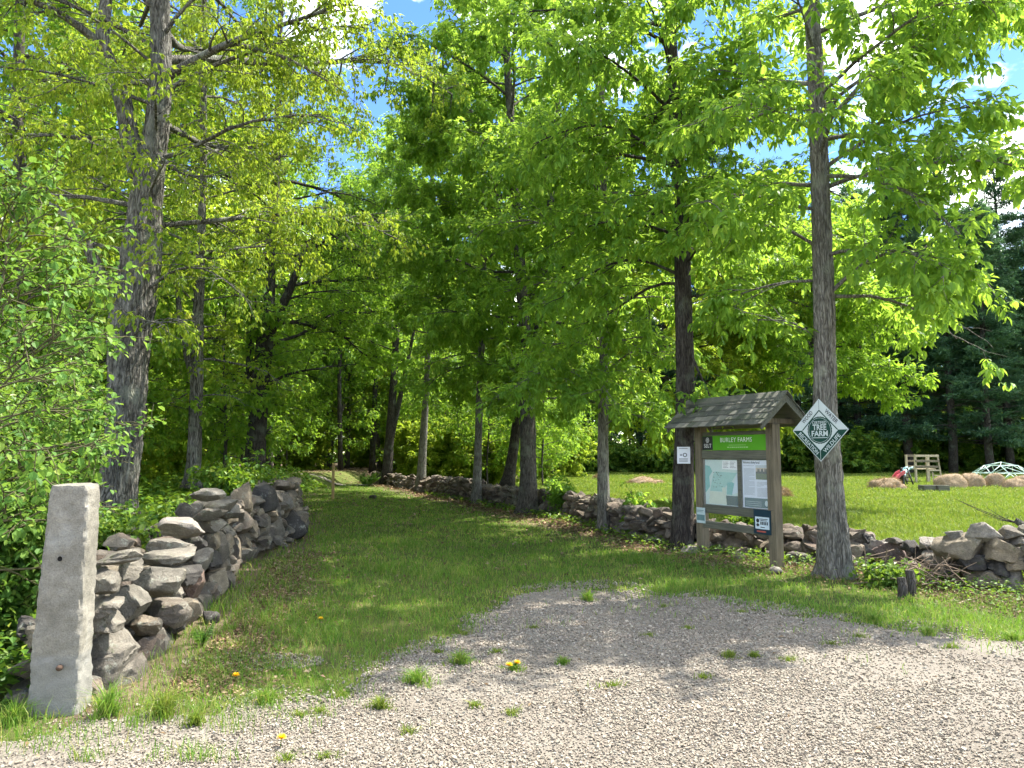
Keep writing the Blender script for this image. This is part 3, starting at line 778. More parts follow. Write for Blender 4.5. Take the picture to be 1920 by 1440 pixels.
# ------------------------------------------------------------------ the trees on the left
def left_trees():
    Y = 11.0
    P, r = px_trunk([(212, 985, 92), (216, 950, 72), (226, 880, 62), (236, 800, 62), (240, 720, 66), (242, 640, 70), (250, 580, 74), (262, 500, 70), (270, 420, 62), (280, 330, 52), (296, 230, 42), (303, 130, 38), (300, 0, 34)], Y, 13.2, .05)
    forks = [([AT(262, 330, Y), AT(246, 270, Y - .1), AT(238, 215, Y - .1), AT(214, 140, Y - .2), (AT(190, 80, Y - .3)), AT(200, 0, Y - .3), AT(210, -120, Y - .3)], .15, .05),
             ([AT(240, 590, Y), AT(212, 550, Y - .2), AT(186, 510, Y - .4), AT(160, 450, Y - .6), AT(110, 390, Y - .8)], .13, .04)]
    limbs = [([AT(192, 85, Y - .3), AT(150, 50, Y - .5), AT(100, 15, Y - .7), AT(40, -5, Y - .9), AT(-60, -30, Y - 1.1)], .07),
             ([AT(305, 150, Y), AT(350, 118, Y - .2), AT(400, 95, Y - .4), AT(440, 75, Y - .5), AT(500, 50, Y - .6), AT(560, 42, Y - .6), AT(640, 5, Y - .7)], .075),
             ([AT(430, 82, Y - .4), AT(490, 92, Y - .5), AT(540, 108, Y - .6), AT(590, 138, Y - .7), AT(625, 158, Y - .8)], .04),
             ([AT(110, 390, Y - .8), AT(60, 370, Y - .9), AT(20, 340, Y - 1)], .035),
             ([AT(285, 280, Y), AT(340, 330, Y - .6), AT(400, 330, Y - 1)], .03),
             ([AT(255, 560, Y), AT(330, 500, Y - .3), AT(390, 500, Y - .5), AT(440, 540, Y - .6)], .03),
             ([AT(240, 640, Y), AT(280, 600, Y - .8), AT(310, 610, Y - 1.3)], .025)]
    z0 = Hs(P[0][0], Y)
    tree('old_maple', 'huge old maple with shaggy grey bark and branching limbs, behind the granite post', 'tree', (P[0][0], Y, z0), P, r, 41, K_MAPLE, M['maple'], M['bark_old'], 'trees left of the lane', forks=forks, k=64, amp=.10, freq=11, flare=(4, .3), n=220,
         Rc=4.5, zb=4.4, zt=12, nprim=38, gap=.6, limbs=limbs, sec=1.5, tw=1.3, sidebias=(.1, 1, .6), topthin=(9, .6), up0=.45, droop=-.12)
    Y = 16.0
    P, r = px_trunk([(360, 915, 34), (362, 890, 26), (366, 800, 23), (370, 700, 22), (371, 600, 20), (374, 520, 18), (378, 430, 15), (382, 300, 12), (380, 100, 14)], Y, 14, .04)
    forks = [([AT(366, 720, Y), AT(350, 660, Y), AT(338, 600, Y), AT(330, 520, Y)], .10, .04)]
    tree('old_maple', 'pale shaggy maple, leafy all along its trunk, right of the huge old maple', 'tree', (P[0][0], Y, Hs(P[0][0], Y)), P, r, 42, K_MAPLE, M['maple'], M['bark_old'], 'trees left of the lane', forks=forks, k=30, amp=.08, n=110,
         Rc=2.9, zb=2.6, zt=13.5, nprim=38, gap=.45, sidebias=(-.6, .8, .6), sec=1.3, tw=1.2, up0=.35, droop=-.12)
    Y = 20.0
    P, r = px_trunk([(475, 900, 48), (478, 870, 38), (482, 800, 34), (490, 700, 33), (498, 620, 30), (505, 540, 22), (508, 450, 19), (516, 380, 16), (520, 250, 13), (525, 60, 10)], Y, 15.5, .04)
    forks = [([AT(498, 640, Y), AT(520, 590, Y), AT(545, 540, Y - .1), AT(565, 480, Y - .2), AT(600, 430, Y - .3)], .16, .05),
             ([AT(484, 790, Y), AT(470, 740, Y + .1), AT(468, 660, Y + .2), AT(480, 560, Y + .3)], .13, .07)]
    limbs = [([AT(505, 720, Y), AT(540, 700, Y - .4), AT(600, 690, Y - .7), AT(640, 685, Y - .8)], .05),
             ([AT(565, 480, Y), AT(610, 450, Y - .4), AT(660, 430, Y - .6)], .05)]
    tree('dark_forked_tree', 'dark trunked tree forking into several upright limbs, beside the end of the left wall', 'tree', (P[0][0], Y, Hs(P[0][0], Y)), P, r, 43, K_MAPLE, M['maple2'], M['bark_dark'], 'trees left of the lane', forks=forks, k=26, amp=.06, n=90,
         Rc=4.6, zb=3.6, zt=15, nprim=50, limbs=limbs, sec=1.3, tw=1.2, sidebias=(-.2, 1, .8), gap=.3, up0=.45, droop=-.1)
left_trees()

# ------------------------------------------------------------------ woods behind: a few kinds, copied
def wood_kinds():
    kinds = []
    for sd, h, Rc, zb, mat, bark, lk in ((61, 17, 4.6, 5.2, 'maple2', 'bark_far', K_FAR), (62, 19, 4.2, 6.5, 'hick2', 'bark_dark', K_FAR), (63, 15, 4.4, 3.6, 'maple', 'bark_far', K_FAR)):
        rg = np.random.default_rng(sd)
        P = np.array([(.12 * math.sin(i * .8 + sd), .1 * math.cos(i * .7), h * i / 9) for i in range(10)]); P[0, :2] = 0
        r = np.linspace(.17, .03, 10)
        kinds.append(tree('forest_tree', 'x', 'tree', (0, 0, 0), P, r, sd, lk, M[mat], M[bark], 'trees of the wood behind the lane', k=10, n=24, amp=.04, flare=(1, .3),
                          Rc=Rc, zb=zb, zt=h - .4, nprim=34, sec=.9, tw=.85, up0=.45, droop=-.12, twig_len=.8))
    return kinds
def pine_kind(seed, h):
    rg = np.random.default_rng(seed)
    root = empty('pine_tree', (0, 0, 0), 'x', 'tree', 'pines along the far edge of the field')
    mb = MB(); P = np.array([(.1 * math.sin(i * .6 + seed), .08 * math.cos(i * .5), h * i / 9) for i in range(10)]); P[0, :2] = 0
    mb.tube(P, np.linspace(.30, .04, 10), 10, True)
    tips = []; dirs = []
    nw = 52
    for i in range(nw):
        t = (i + rg.uniform(0, .8)) / nw; z = h * (.10 + .89 * t)
        dead = t < .18
        for j in range(4):
            az = rg.uniform(0, 6.28); L = (3.6 * (1 - t) ** .7 + .6) * rg.uniform(.6, 1.1) * (.8 if dead else 1)
            d = (math.cos(az), math.sin(az), .12 + .3 * t)
            Q = wander((np.interp(z, P[:, 2], P[:, 0]), np.interp(z, P[:, 2], P[:, 1]), z), d, L, 5, .1, -.05, rg)
            mb.tube(Q, np.linspace(.035, .008, 5), 4, False)
            if dead and rg.random() < .5: continue
            m = int(L * 24)
            for _ in range(m):
                s = rg.uniform(.3, 1) * 4; k = min(int(s), 3); q = Q[k] + (Q[k + 1] - Q[k]) * (s - k)
                tips.append(q + rg.normal(0, .16, 3) * np.array((1.6, 1.6, .6))); dirs.append(np.array(d) + rg.normal(0, .5, 3))
    link('trunk', mb.mesh('trunk', True), M['bark_dark'], root)
    tips = np.array(tips); dirs = unit(np.array(dirs))
    n = len(tips); K = 4
    B = np.repeat(tips, K, 0); D = np.repeat(dirs, K, 0) * .6 + rng.normal(0, .6, (n * K, 3)) * np.array((1, 1, .5))
    V, F = leaves(B, D, rng.uniform(.22, .42, n * K), .22, .1, False)
    link('crown', mesh_np('crown', V, F), M['pine'], root)
    print('pine tris', len(F))
    return root
def woods():
    kinds = wood_kinds()
    rg = random.Random(5)
    lab = ['mid green forest tree in the wood beyond the end of the lane', 'tall dark green forest tree in the wood beyond the end of the lane', 'yellow green forest tree in the wood beyond the end of the lane']
    spots = []
    # behind and beside the lane's end, left of it
    def put(x, y): spots.append((x, y))
    for x, y in ((-10.6, 46), (-9.2, 49), (-13, 40), (-14.5, 46), (-11.5, 52), (-17, 42), (-19, 34), (-16.5, 29), (-12.2, 24), (-11.5, 17.5), (-22, 30), (-8, 62), (-24, 38), (-26, 46), (-21, 50), (-15, 58), (3.5, 64), (-12.8, 33)):
        put(x, y)
    spots += [(-9.6, 54), (-11.8, 58), (-7.4, 58), (-12.9, 52), (-5.4, 60), (-14, 55), (-6.3, 64), (-10.3, 64), (-8.4, 53), (-13.4, 61)]
    for k in range(46):
        put(rg.uniform(-62, 4), rg.uniform(62, 86))
    for k in range(18):
        put(rg.uniform(-50, -24), rg.uniform(28, 52))
    first = [True] * 3
    for i, (x, y) in enumerate(spots):
        q = i % 3 if i > 6 else (1, 1, 0, 1, 0, 1, 2)[i]
        src = kinds[q]
        o = src if first[q] else copy_tree(src); first[q] = False
        o.location = (x, y, Hs(x, y) - .03); o.rotation_euler = (rg.uniform(-.04, .04), rg.uniform(-.04, .04), rg.uniform(0, 6.28))
        s = rg.uniform(.85, 1.2); o.scale = (s, s, s * rg.uniform(.95, 1.1))
        o["label"] = lab[q]
    pk = [pine_kind(71, 24), pine_kind(72, 21)]
    first = [True, True]
    pl = ['tall dark pine with a long bare lower trunk, along the far edge of the field', 'shorter dense dark pine along the far edge of the field']
    ps = [((u - 960) / FPX * y, y) for u, y in ((1782, 58), (1852, 56), (1890, 60), (1700, 60), (1870, 72), (1840, 64), (1725, 70), (1690, 62), (1660, 74), (1930, 66), (1985, 58), (1610, 64), (1575, 70), (1500, 68), (1450, 62), (1400, 70), (1350, 64), (1300, 72), (1250, 66), (1200, 72), (1140, 64), (1090, 70), (1040, 66), (1860, 84), (1760, 86), (1950, 90), (1700, 92), (2050, 70), (2100, 62), (1640, 90), (1560, 88), (2080, 85))]
    for i, (x, y) in enumerate(ps):
        q = i % 2; o = pk[q] if first[q] else copy_tree(pk[q]); first[q] = False
        o.location = (x, y, -.05); o.rotation_euler = (0, 0, rg.uniform(0, 6.28)); s = rg.uniform(1.0, 1.28); o.scale = (s, s, s)
        o["label"] = pl[q]
    # leafy trees between the pines
    for i, u in enumerate((1480, 1380, 1280, 1180, 1080, 1000, 1640, 1740, 1900)):
        y = rg.uniform(68, 78)
        q = (0, 2, 0)[i % 3]
        o = copy_tree(kinds[q]); o.location = ((u - 960) / FPX * y, y, 0); o.rotation_euler = (0, 0, rg.uniform(0, 6.28)); s = rg.uniform(.8, 1.15); o.scale = (s, s, s)
        o["label"] = 'leafy tree growing among the dark pines at the far edge of the field'; o["group"] = 'leafy trees among the pines'
    # young understorey maples
    us = None
    for i, (x, y, sc_) in enumerate(((-8.6, 15, .8), (-12.5, 14, .9), (-10.2, 12.2, .75), (-15.5, 16, 1.0), (-15.5, 22, 1.1), (-19.5, 24, 1.1), (-7.6, 19.5, .9), (-10.5, 21, 1), (-9.4, 26, 1), (-13.5, 25, 1.1), (-12, 30, 1), (-15.5, 33, 1.1), (-17, 27, 1.1), (-18, 20, 1), (-13, 18.5, .9), (-16, 40, 1.2), (-14, 50, 1.3), (-11, 48, 1.1), (-3.0, 41, 1.0), (-1.2, 37, .9), (.6, 42, 1.1), (-5.0, 47, 1.1), (2.6, 47, 1.1), (-2.5, 52, 1.2), (-7.2, 50, 1.0), (-20, 45, 1.2), (-23, 36, 1.2), (-25, 28, 1.1), (-27, 42, 1.2), (-8.6, 56, 1.2), (4.5, 55, 1.2), (1.5, 36, .85), (-13, 43, .9))):
        if us is None:
            P = np.array([(.1 * math.sin(j * .9), .08 * math.cos(j), 7.2 * j / 8) for j in range(9)]); P[0, :2] = 0
            us = o = tree('young_tree', 'x', 'tree', (0, 0, 0), P, np.linspace(.06, .012, 9), 64, dict(K_FAR, size=.15), M['maple2'], M['bark_far'], 'young trees under the wood', k=8, n=20, amp=.03, flare=None,
                          Rc=2.4, zb=.9, zt=7, nprim=34, sec=1.0, tw=.9, up0=.35, droop=-.1, twig_len=.6)
        else: o = copy_tree(us)
        o.location = (x, y, Hs(x, y) - .02); o.rotation_euler = (0, 0, i * 2.1); o.scale = (sc_, sc_, sc_ * 1.05)
        o["label"] = 'young leafy tree growing low under the taller trees of the wood'
    # the wood going on behind, one mass
    N = 90000
    a = rng.uniform(-1.0, .95, N); y = rng.uniform(86, 118, N); x = a * y
    hh = 15 + 5 * fn(x, y * 0, .11, 2) + 3 * fn(x, y * 0, .5, 4)
    z = hh * rng.random(N) ** .8
    V, F = leaves(np.stack([x, y, z], 1), rng.normal(0, 1, (N, 3)), rng.uniform(.5, 1.2, N), .6, .2, False)
    tag(link('woods', mesh_np('woods', V, F), M['hick2']), 'the far wood closing the view behind the field and the lane', 'woods', kind='stuff')
    # bushes
    def bush(name, label, x, y, h, Rr, seed, kind, mat, group=None, stems=7, bare=1.0):
        rg2 = np.random.default_rng(seed)
        z = Hs(x, y)
        root = empty(name, (x, y, z), label, 'bush', group)
        mb = MB(); tips = []; dirs = []
        for s in range(stems):
            az = s * 2.4 + rg2.uniform(-.3, .3); tl = rg2.uniform(.15, .55)
            d = (math.cos(az) * tl * Rr, math.sin(az) * tl * Rr, h * .6)
            Q = wander((rg2.normal(0, .08), rg2.normal(0, .08), 0), d, h * rg2.uniform(.7, 1.05), 7, .1, .02, rg2)
            mb.tube(Q, np.linspace(.014, .005, 7), 5, False)
            nb = int(9 + 7 * h)
            for j in range(nb):
                t = .12 + .88 * (j + rg2.random()) / nb * 6 / 6; xk = t * 6; k = min(int(xk), 5); q = Q[k] + (Q[k + 1] - Q[k]) * (xk - k)
                dd = rg2.normal(0, 1, 3) * np.array((1, 1, .45)) + np.array((0, 0, .25))
                L = Rr * rg2.uniform(.25, .75) * (1.1 - .5 * t)
                U = wander(q, dd, L, 4, .2, -.06, rg2)
                mb.tube(U, (.006, .005, .004, .003), 3, False)
                for w in (1, 2, 3):
                    tips.append(U[w]); dirs.append(U[w] - U[w - 1])
                    for _ in range(2):
                        tips.append(U[w] + rg2.normal(0, .07, 3)); dirs.append(rg2.normal(0, .6, 3) + (U[w] - U[w - 1]) / L)
        link('stem', mb.mesh('stem', True), M['green_twig'], root)
        tips = np.array(tips); dirs = np.array(dirs)
        if bare < 1:
            kp = rg2.random(len(tips)) < bare; tips, dirs = tips[kp], dirs[kp]
        V, F = rosettes(tips, dirs, kind)
        link('foliage', mesh_np('foliage', V, F), mat, root)
        return root
    b1 = bush('bush', 'x', -7, 44, 3.4, 2.6, 81, dict(K_BUSH, size=.17), M['maple'], 'sunlit bushes under the trees at the end of the lane')
    bl = 'sunlit leafy bush under the trees at the end of the lane'
    for i, (x, y, s) in enumerate(((-3.6, 38, 1.0), (-5.0, 43, 1.2), (-2.2, 44, 1.3), (-1.0, 39, .9), (.8, 45, 1.2), (-15.5, 36, 1.0), (-13.2, 28, .9), (-11.5, 21.5, .8), (-14, 32, 1.1), (-20, 38, 1.3), (-11.2, 57, 1.2), (-17.5, 22, 1.0), (-6.8, 55, 1.2), (-13.2, 47, .9), (3, 50, 1.3), (-9.2, 62, 1.2), (-12, 16, .7))):
        o = b1 if i == 0 else copy_tree(b1)
        o.location = (x, y, Hs(x, y)); o.rotation_euler = (0, 0, i * 1.3); o.scale = (s, s, s * .95); o["label"] = bl
    b2 = bush('bush', 'x', 20, 62, 2.6, 2.2, 82, dict(K_BUSH, size=.2), M['cover'], 'bushes along the far edge of the field')
    for i, u in enumerate((1000, 1050, 1110, 1170, 1230, 1330, 1410, 1480, 1530, 1600, 1670, 1740, 1800, 1850, 1930, 2000)):
        o = b2 if i == 0 else copy_tree(b2); y = 59 + 6 * rg.random()
        o.location = ((u - 960) / FPX * y, y, 0); o.rotation_euler = (0, 0, i * 1.7); s = rg.uniform(.8, 1.5); o.scale = (s * 1.3, s * 1.3, s); o["label"] = 'dark green bush under the pines at the far edge of the field'
    # left edge: near sapling and shrubs behind the post
    return bush
bush = woods()

def left_edge():
    # thin stemmed sapling close to the camera
    x, y = -3.78, 5.25; z = Hs(x, y)
    P = np.array([(x + .03 * math.sin(i), y + .02 * i, z + 3.4 * i / 8) for i in range(9)]); r = np.linspace(.024, .006, 9)
    tree('sapling', 'thin stemmed sapling with soft round leaves at the left edge, beside the granite post', 'sapling', (x, y, z), P, r, 91, K_ROUND, M['sap'], M['green_twig'], k=10, n=30, amp=.02, flare=None,
         Rc=.85, zb=z + .7, zt=z + 3.3, nprim=40, sec=2.3, tw=2.6, up0=.5, droop=-.06, twig_len=.3)
    bush('shrub', 'pale leafy shrub with narrow upright leaves, behind the granite post', -5.25, 7.3, 2.4, .9, 92, K_SHRUB, M['shrub'], stems=12)
    bush('shrub', 'dense green shrub at the left edge of the bank beyond the sapling', -5.6, 8.3, 2.7, 1.2, 93, dict(K_SHRUB, size=.075), M['sap'], stems=10)
    bush('shrub', 'low broad leafed shrub on the bank right of the granite post', -4.4, 8.2, .5, .6, 94, dict(K_ROUND, size=.075), M['shrub'], stems=9)
    bush('shrub', 'low dark green shrub left of the granite post, under the sapling', -3.95, 5.75, 1.15, .6, 101, dict(K_ROUND, size=.065), M['sap'], stems=9)
    bush('shrub', 'low yellow green shrub at the foot of the huge old maple', -4.9, 10.4, .6, .8, 95, dict(K_ROUND, size=.07), M['cover'], stems=9)
    bush('shrub', 'small leafy shrub among the far stones of the left wall', -5.0, 13.5, 1.2, .9, 96, dict(K_ROUND, size=.08), M['cover'], stems=8)
    bush('shrub', 'shrub growing from the wall between the slim pale tree and the thick twin trunk', 1.3, 18.9, 1.0, .45, 97, dict(K_ROUND, size=.08), M['hick2'], stems=5)
    bush('shrub', 'sparse sprout of drooping leaves beside the slim pale tree', 2.25, 14.6, 1.15, .4, 98, dict(K_HICK, size=.14, stalks=1), M['hick'], stems=2, bare=.3)
    bush('shrub', 'weedy green shrub at the foot of the wall right of the diamond sign', 4.62, 9.2, .22, .22, 99, dict(K_ROUND, size=.06), M['shrub'], stems=7)
    bush('shrub', 'small weedy shrub in the field just behind the notice board', 4.35, 13.6, .6, .4, 100, dict(K_ROUND, size=.06), M['cover'], stems=6)
left_edge()

# ------------------------------------------------------------------ ground cover and litter
def cover():
    N = 26000
    y = 4.7 + 30 * rng.random(N) ** 1.5; off = .25 + 6.5 * rng.random(N) ** 1.2
    x = lw_x(np.clip(y, 4.9, 28)) - off
    z = H(x, y) + rng.uniform(.02, .32, N) * (1 + .8 * fn(x, y, .9, 3))
    d = rng.normal(0, 1, (N, 3)) * np.array((1, 1, .3)) + np.array((0, 0, .15))
    V, F = leaves(np.stack([x, y, z], 1), d, rng.uniform(.05, .11, N) * np.clip(y / 9, .8, 2), .62, .25, False)
    tag(link('ground_cover', mesh_np('ground_cover', V, F), M['cover']), 'low leafy plants carpeting the bank behind the left wall', 'ground cover', kind='stuff')
    # broad-leaved weeds and creeping plants along the right wall's foot
    N = 5200
    s = rng.random(N); u = 1950 - 1150 * s; Y = np.interp(u, RWU[::-1, 0], RWU[::-1, 1]); k = (u - 960) / FPX
    o = -.75 + rng.normal(0, .42, N)
    y = Y + o * np.clip(Y / 11, .8, 1.6); x = k * y + rng.normal(0, .15, N)
    z = H(x, y) + rng.uniform(.01, .16, N)
    ok = gravel_depth(x, y) < -.1
    x, y, z = x[ok], y[ok], z[ok]; N = len(x)
    d = rng.normal(0, 1, (N, 3)) * np.array((1, 1, .3)) + np.array((0, 0, .2))
    V, F = leaves(np.stack([x, y, z], 1), d, rng.uniform(.03, .065, N) * np.clip(y / 10, .8, 2), .6, .25, False)
    tag(link('weeds', mesh_np('weeds', V, F), M['cover']), 'small leafy weeds along the foot of the right wall', 'weeds', kind='stuff')
    # dry leaves and bits of twig
    N = 24000
    s = rng.random(N); u = 1950 - 1250 * s; Y = np.interp(u, RWU[::-1, 0], RWU[::-1, 1]); k = (u - 960) / FPX
    y = Y + (-.9 + rng.normal(0, .55, N)) * np.clip(Y / 11, .8, 1.8); x = k * y + rng.normal(0, .2, N)
    n2 = 11000
    y2 = rng.uniform(5.0, 12, n2); x2 = lw_x(y2) + .45 + np.abs(rng.normal(0, .33, n2))
    n3 = 6000
    y3 = rng.uniform(5, 30, n3); x3 = rng.uniform(-1, 1, n3) * (.3 * y3) - .1 * y3
    n4 = 9000
    y4 = rng.uniform(38, 60, n4); x4 = rng.uniform(-.45, .05, n4) * y4
    x = np.concatenate([x, x2, x3, x4]); y = np.concatenate([y, y2, y3, y4]); N = len(x)
    ok = (gravel_depth(x, y) < .15) | (rng.random(N) < .03)
    x, y = x[ok], y[ok]
    n5 = 260
    x = np.concatenate([x, rng.uniform(-3.5, 6, n5)]); y = np.concatenate([y, rng.uniform(3.6, 8.5, n5)]); N = len(x)
    z = H(x, y) + rng.uniform(.012, .035, N)
    d = rng.normal(0, 1, (N, 3)) * np.array((1, 1, .22))
    V, F = leaves(np.stack([x, y, z], 1), d, rng.uniform(.025, .07, N) * np.clip(y / 10, .8, 2.5), np.where(rng.random(N) < .3, .08, .5)[:, None], .3, False)
    tag(link('leaf_litter', mesh_np('leaf_litter', V, F), M['litter']), 'dry brown leaves and twigs scattered along the walls', 'leaf litter', kind='stuff')
cover()

# ------------------------------------------------------------------ stones and walls
def ico(sub):
    import bmesh
    bm = bmesh.new(); bmesh.ops.create_icosphere(bm, subdivisions=sub, radius=1)
    V = np.array([v.co[:] for v in bm.verts]); F = np.array([[v.index for v in f.verts] for f in bm.faces]); bm.free()
    return V, F
ICO = {s: ico(s) for s in (2, 3, 4)}
def stone_shape(dims, seed, sub=3, cuts=11):
    """a rough split field stone: sphere cut by random planes, with fine lumps"""
    rg = np.random.default_rng(seed)
    V, F = ICO[sub]
    cuts += 4
    n = unit(rg.normal(0, 1, (cuts, 3)) * np.array((1, 1, 1.2))); dd = rg.uniform(.40, .88, cuts)
    n = np.concatenate([n, [(0, 0, 1), (0, 0, -1), (0, -1, 0.1)]]); dd = np.concatenate([dd, [rg.uniform(.6, .85), rg.uniform(.6, .8), rg.uniform(.6, .85)]])
    c = V @ n.T
    rr = np.min(np.where(c > .05, dd / np.maximum(c, .05), 9), axis=1); rr = np.minimum(rr, 1.05)
    lump = np.zeros(len(V))
    for k in range(5):
        w = rg.normal(0, 3.2 + 2.2 * k, 3); lump += np.sin(V @ w + rg.uniform(0, 6.28)) * (.024 / (1 + .5 * k))
    layer = .02 * np.sin(V[:, 2] * rg.uniform(9, 17) + V[:, 0] * 2 + rg.uniform(0, 6))
    rr = rr * (1 + lump + layer)
    P = V * rr[:, None]
    P /= np.abs(P).max(0)                       # fill the box
    return P * (np.array(dims) * .5), F
def rot(P, rx, ry, rz):
    m = np.array((Matrix.Rotation(rz, 3, 'Z') @ Matrix.Rotation(ry, 3, 'Y') @ Matrix.Rotation(rx, 3, 'X')))
    return P @ m.T
class Wall:
    def __init__(s, name, label, base, mat=None):
        s.mat = mat or M['stone']
        s.root = empty(name, base, label, 'stone wall'); s.base = np.array(base); s.n = 0; s.rest = MB(); s.seed = int(abs(base[0] * 977 + base[1] * 131))
    def stone(s, c, dims, r=(0, 0, 0), sub=3, label=None, mat=None, cuts=11):
        s.seed += 1
        V, F = stone_shape(dims, s.seed, sub, cuts); V = rot(V, *r)
        if s.n < 100:
            me = mesh_np('stone', V, F, True); me.set_sharp_from_angle(angle=R(24))
            o = link('stone', me, mat or s.mat, s.root, np.array(c) - s.base); s.n += 1
            if label: o["label"] = label
        else:
            s.rest.add(V + np.array(c) - s.base, F)
    def done(s):
        if s.rest.n:
            o = s.rest.build('stone', s.mat, s.root, True); o.data.set_sharp_from_angle(angle=R(28)); tag(o, kind='stuff')
LK = LW[:, 0] / LW[:, 1]
def left_depth(u):
    return float(np.interp((u - 960) / FPX, LK[:5], LW[:5, 1]))
M['stone_brown'] = stone_mat('brown_stone', [(.16, .13, .11), (.25, .21, .17), (.19, .17, .155), (.32, .27, .22), (.13, .11, .10), (.28, .24, .205), (.20, .15, .125)])
M['stone_tan'] = stone_mat('tan_stone', [(.34, .285, .215), (.31, .27, .215)])
M['stone_red'] = stone_mat('reddish_stone', [(.27, .19, .16), (.24, .18, .165)])
M['stone_pale'] = stone_mat('pale_stone', [(.42, .39, .36), (.36, .33, .31)])
M['stone_dark'] = stone_mat('dark_stone', [(.105, .10, .10), (.085, .08, .08)])
M['stone_grey'] = stone_mat('grey_stone', [(.25, .235, .21), (.30, .28, .25), (.22, .205, .185)])
def left_wall():
    w = Wall('stone_wall', 'grey dry stone wall running back from the granite post along the left of the lane', (-2.95, 5.2, 0))
    t = {'t': 'stone_tan', 'r': 'stone_red', 'p': 'stone_pale', 'd': 'stone_dark', 'g': 'stone_grey', '': 'stone'}
    hero = [(545, 468, 215, 70, .12, 'g'), (490, 575, 120, 140, 0, 'g'), (600, 500, 115, 120, 0, 'g'), (720, 575, 245, 140, -.05, 'g'), (770, 468, 260, 85, .05, 'g'), (800, 415, 200, 70, -.1, 'g'),
            (865, 530, 140, 95, -.1, 'd'), (895, 590, 120, 120, 0, 'r'), (822, 625, 100, 90, 0, 'g'), (775, 700, 215, 140, .05, ''), (890, 668, 95, 60, 0, 'g'), (605, 665, 170, 170, .1, ''), (500, 672, 130, 70, 0, 'g'),
            (505, 765, 200, 130, -.08, 'g'), (665, 775, 155, 90, .05, ''), (540, 875, 250, 150, .02, 'g'), (725, 855, 160, 125, .1, 'g'), (520, 975, 215, 135, .25, 'g'), (630, 990, 190, 90, .4, 'g'), (555, 1062, 70, 65, 0, 'g'),
            (870, 328, 225, 95, -.06, 'p'), (895, 388, 125, 100, 0, 'd'), (982, 382, 80, 75, 0, 't'), (1018, 425, 95, 170, .1, ''), (935, 485, 100, 120, 0, 'g'), (990, 595, 125, 150, .1, 't'), (1085, 400, 100, 120, 0, ''),
            (960, 262, 175, 70, .05, ''), (1000, 228, 185, 85, 0, ''), (985, 310, 140, 70, 0, ''), (1125, 292, 150, 140, .1, ''), (1135, 185, 105, 150, 0, 't'), (1220, 185, 125, 130, .1, 'd'), (1350, 325, 150, 140, -.5, 'd'),
            (1215, 245, 50, 45, 0, 't'), (1270, 250, 110, 100, .2, 'd'), (1215, 320, 120, 120, .3, ''), (1320, 215, 120, 110, -.2, ''), (1270, 330, 90, 110, .1, ''), (965, 175, 150, 70, .1, 'g'), (1410, 310, 80, 70, 0, 'd'),
            (130, 785, 110, 80, 0, 'd'), (140, 915, 75, 110, 0, 'r'), (110, 1005, 120, 90, .1, 'd'), (85, 1100, 110, 90, 0, 'd'), (990, 470, 90, 90, 0, 'd'), (800, 780, 110, 90, 0, 'd')]
    rg = np.random.default_rng(3)
    for cx, cy, ww, hh, tilt, m in hero:
        u, v = cx / 2.483, 860 + cy / 2.483
        d = left_depth(u) if u > 198 else 5.05
        d += .12
        c = AT(u, v, d); k = d / FPX / 2.483
        az = math.atan2(c[0], c[1])
        w.stone(c, (ww * k * 1.08, .34 + .25 * ww * k, hh * k * 1.08), (rg.uniform(-.12, .12), -tilt if abs(tilt) < .3 else -tilt, -az * .8 + rg.uniform(-.2, .2)), 4 if d < 7.5 else 3, mat=M[t[m]], cuts=9)
    # the heap behind: courses along the line
    pts = resample(LW, 90)
    for lvl in range(7):
        for i, (x, y) in enumerate(pts):
            top = np.interp(y, [4.9, 5.6, 9, 11, 14, 20, 28], [.48, .56, .80, .95, 1.02, .85, .6]) 
            z = .07 + lvl * .155
            if z > top or rg.random() < .12: continue
            t_ = pts[min(i + 1, 89)] - pts[max(i - 1, 0)]; ang = math.atan2(t_[1], t_[0])
            nx, ny = -math.sin(ang), math.cos(ang)      # to the left (uphill) side
            inner = .34 if y < 9 else .10
            for side in ((0, 1) if y > 7.2 else (0,)):
                off = inner + side * .42 + rg.uniform(-.07, .07) - (0 if y < 9 else .1) * side
                L = rg.uniform(.26, .52); h = rg.uniform(.14, .25)
                w.stone((x + nx * off, y + ny * off, z + rg.uniform(-.03, .03) + Hs(x, y) * .3), (L, rg.uniform(.25, .42), h), (rg.uniform(-.2, .2), rg.uniform(-.2, .2), ang + rg.uniform(-.4, .4)), 3 if y < 14 else 2)
    for i in range(34):
        y = 5.15 + 6.3 * i / 33
        L = rg.uniform(.28, .5)
        w.stone((lw_x(y) + rg.uniform(-.12, .04), y, .06 + rg.uniform(-.03, .05)), (rg.uniform(.26, .4), L, rg.uniform(.2, .3)), tuple(rg.uniform(-.2, .2, 3)), 3, cuts=8)
    # tumbled rubble spilling to the lane side beyond the first stretch
    for k in range(70):
        y = rg.uniform(11, 22); x = lw_x(y) + rg.uniform(-.5, .15)
        L = rg.uniform(.2, .5)
        w.stone((x, y, rg.uniform(.05, .5)), (L, L * .8, L * .6), tuple(rg.uniform(-.5, .5, 3)), 3, cuts=8)
    w.done()
left_wall()
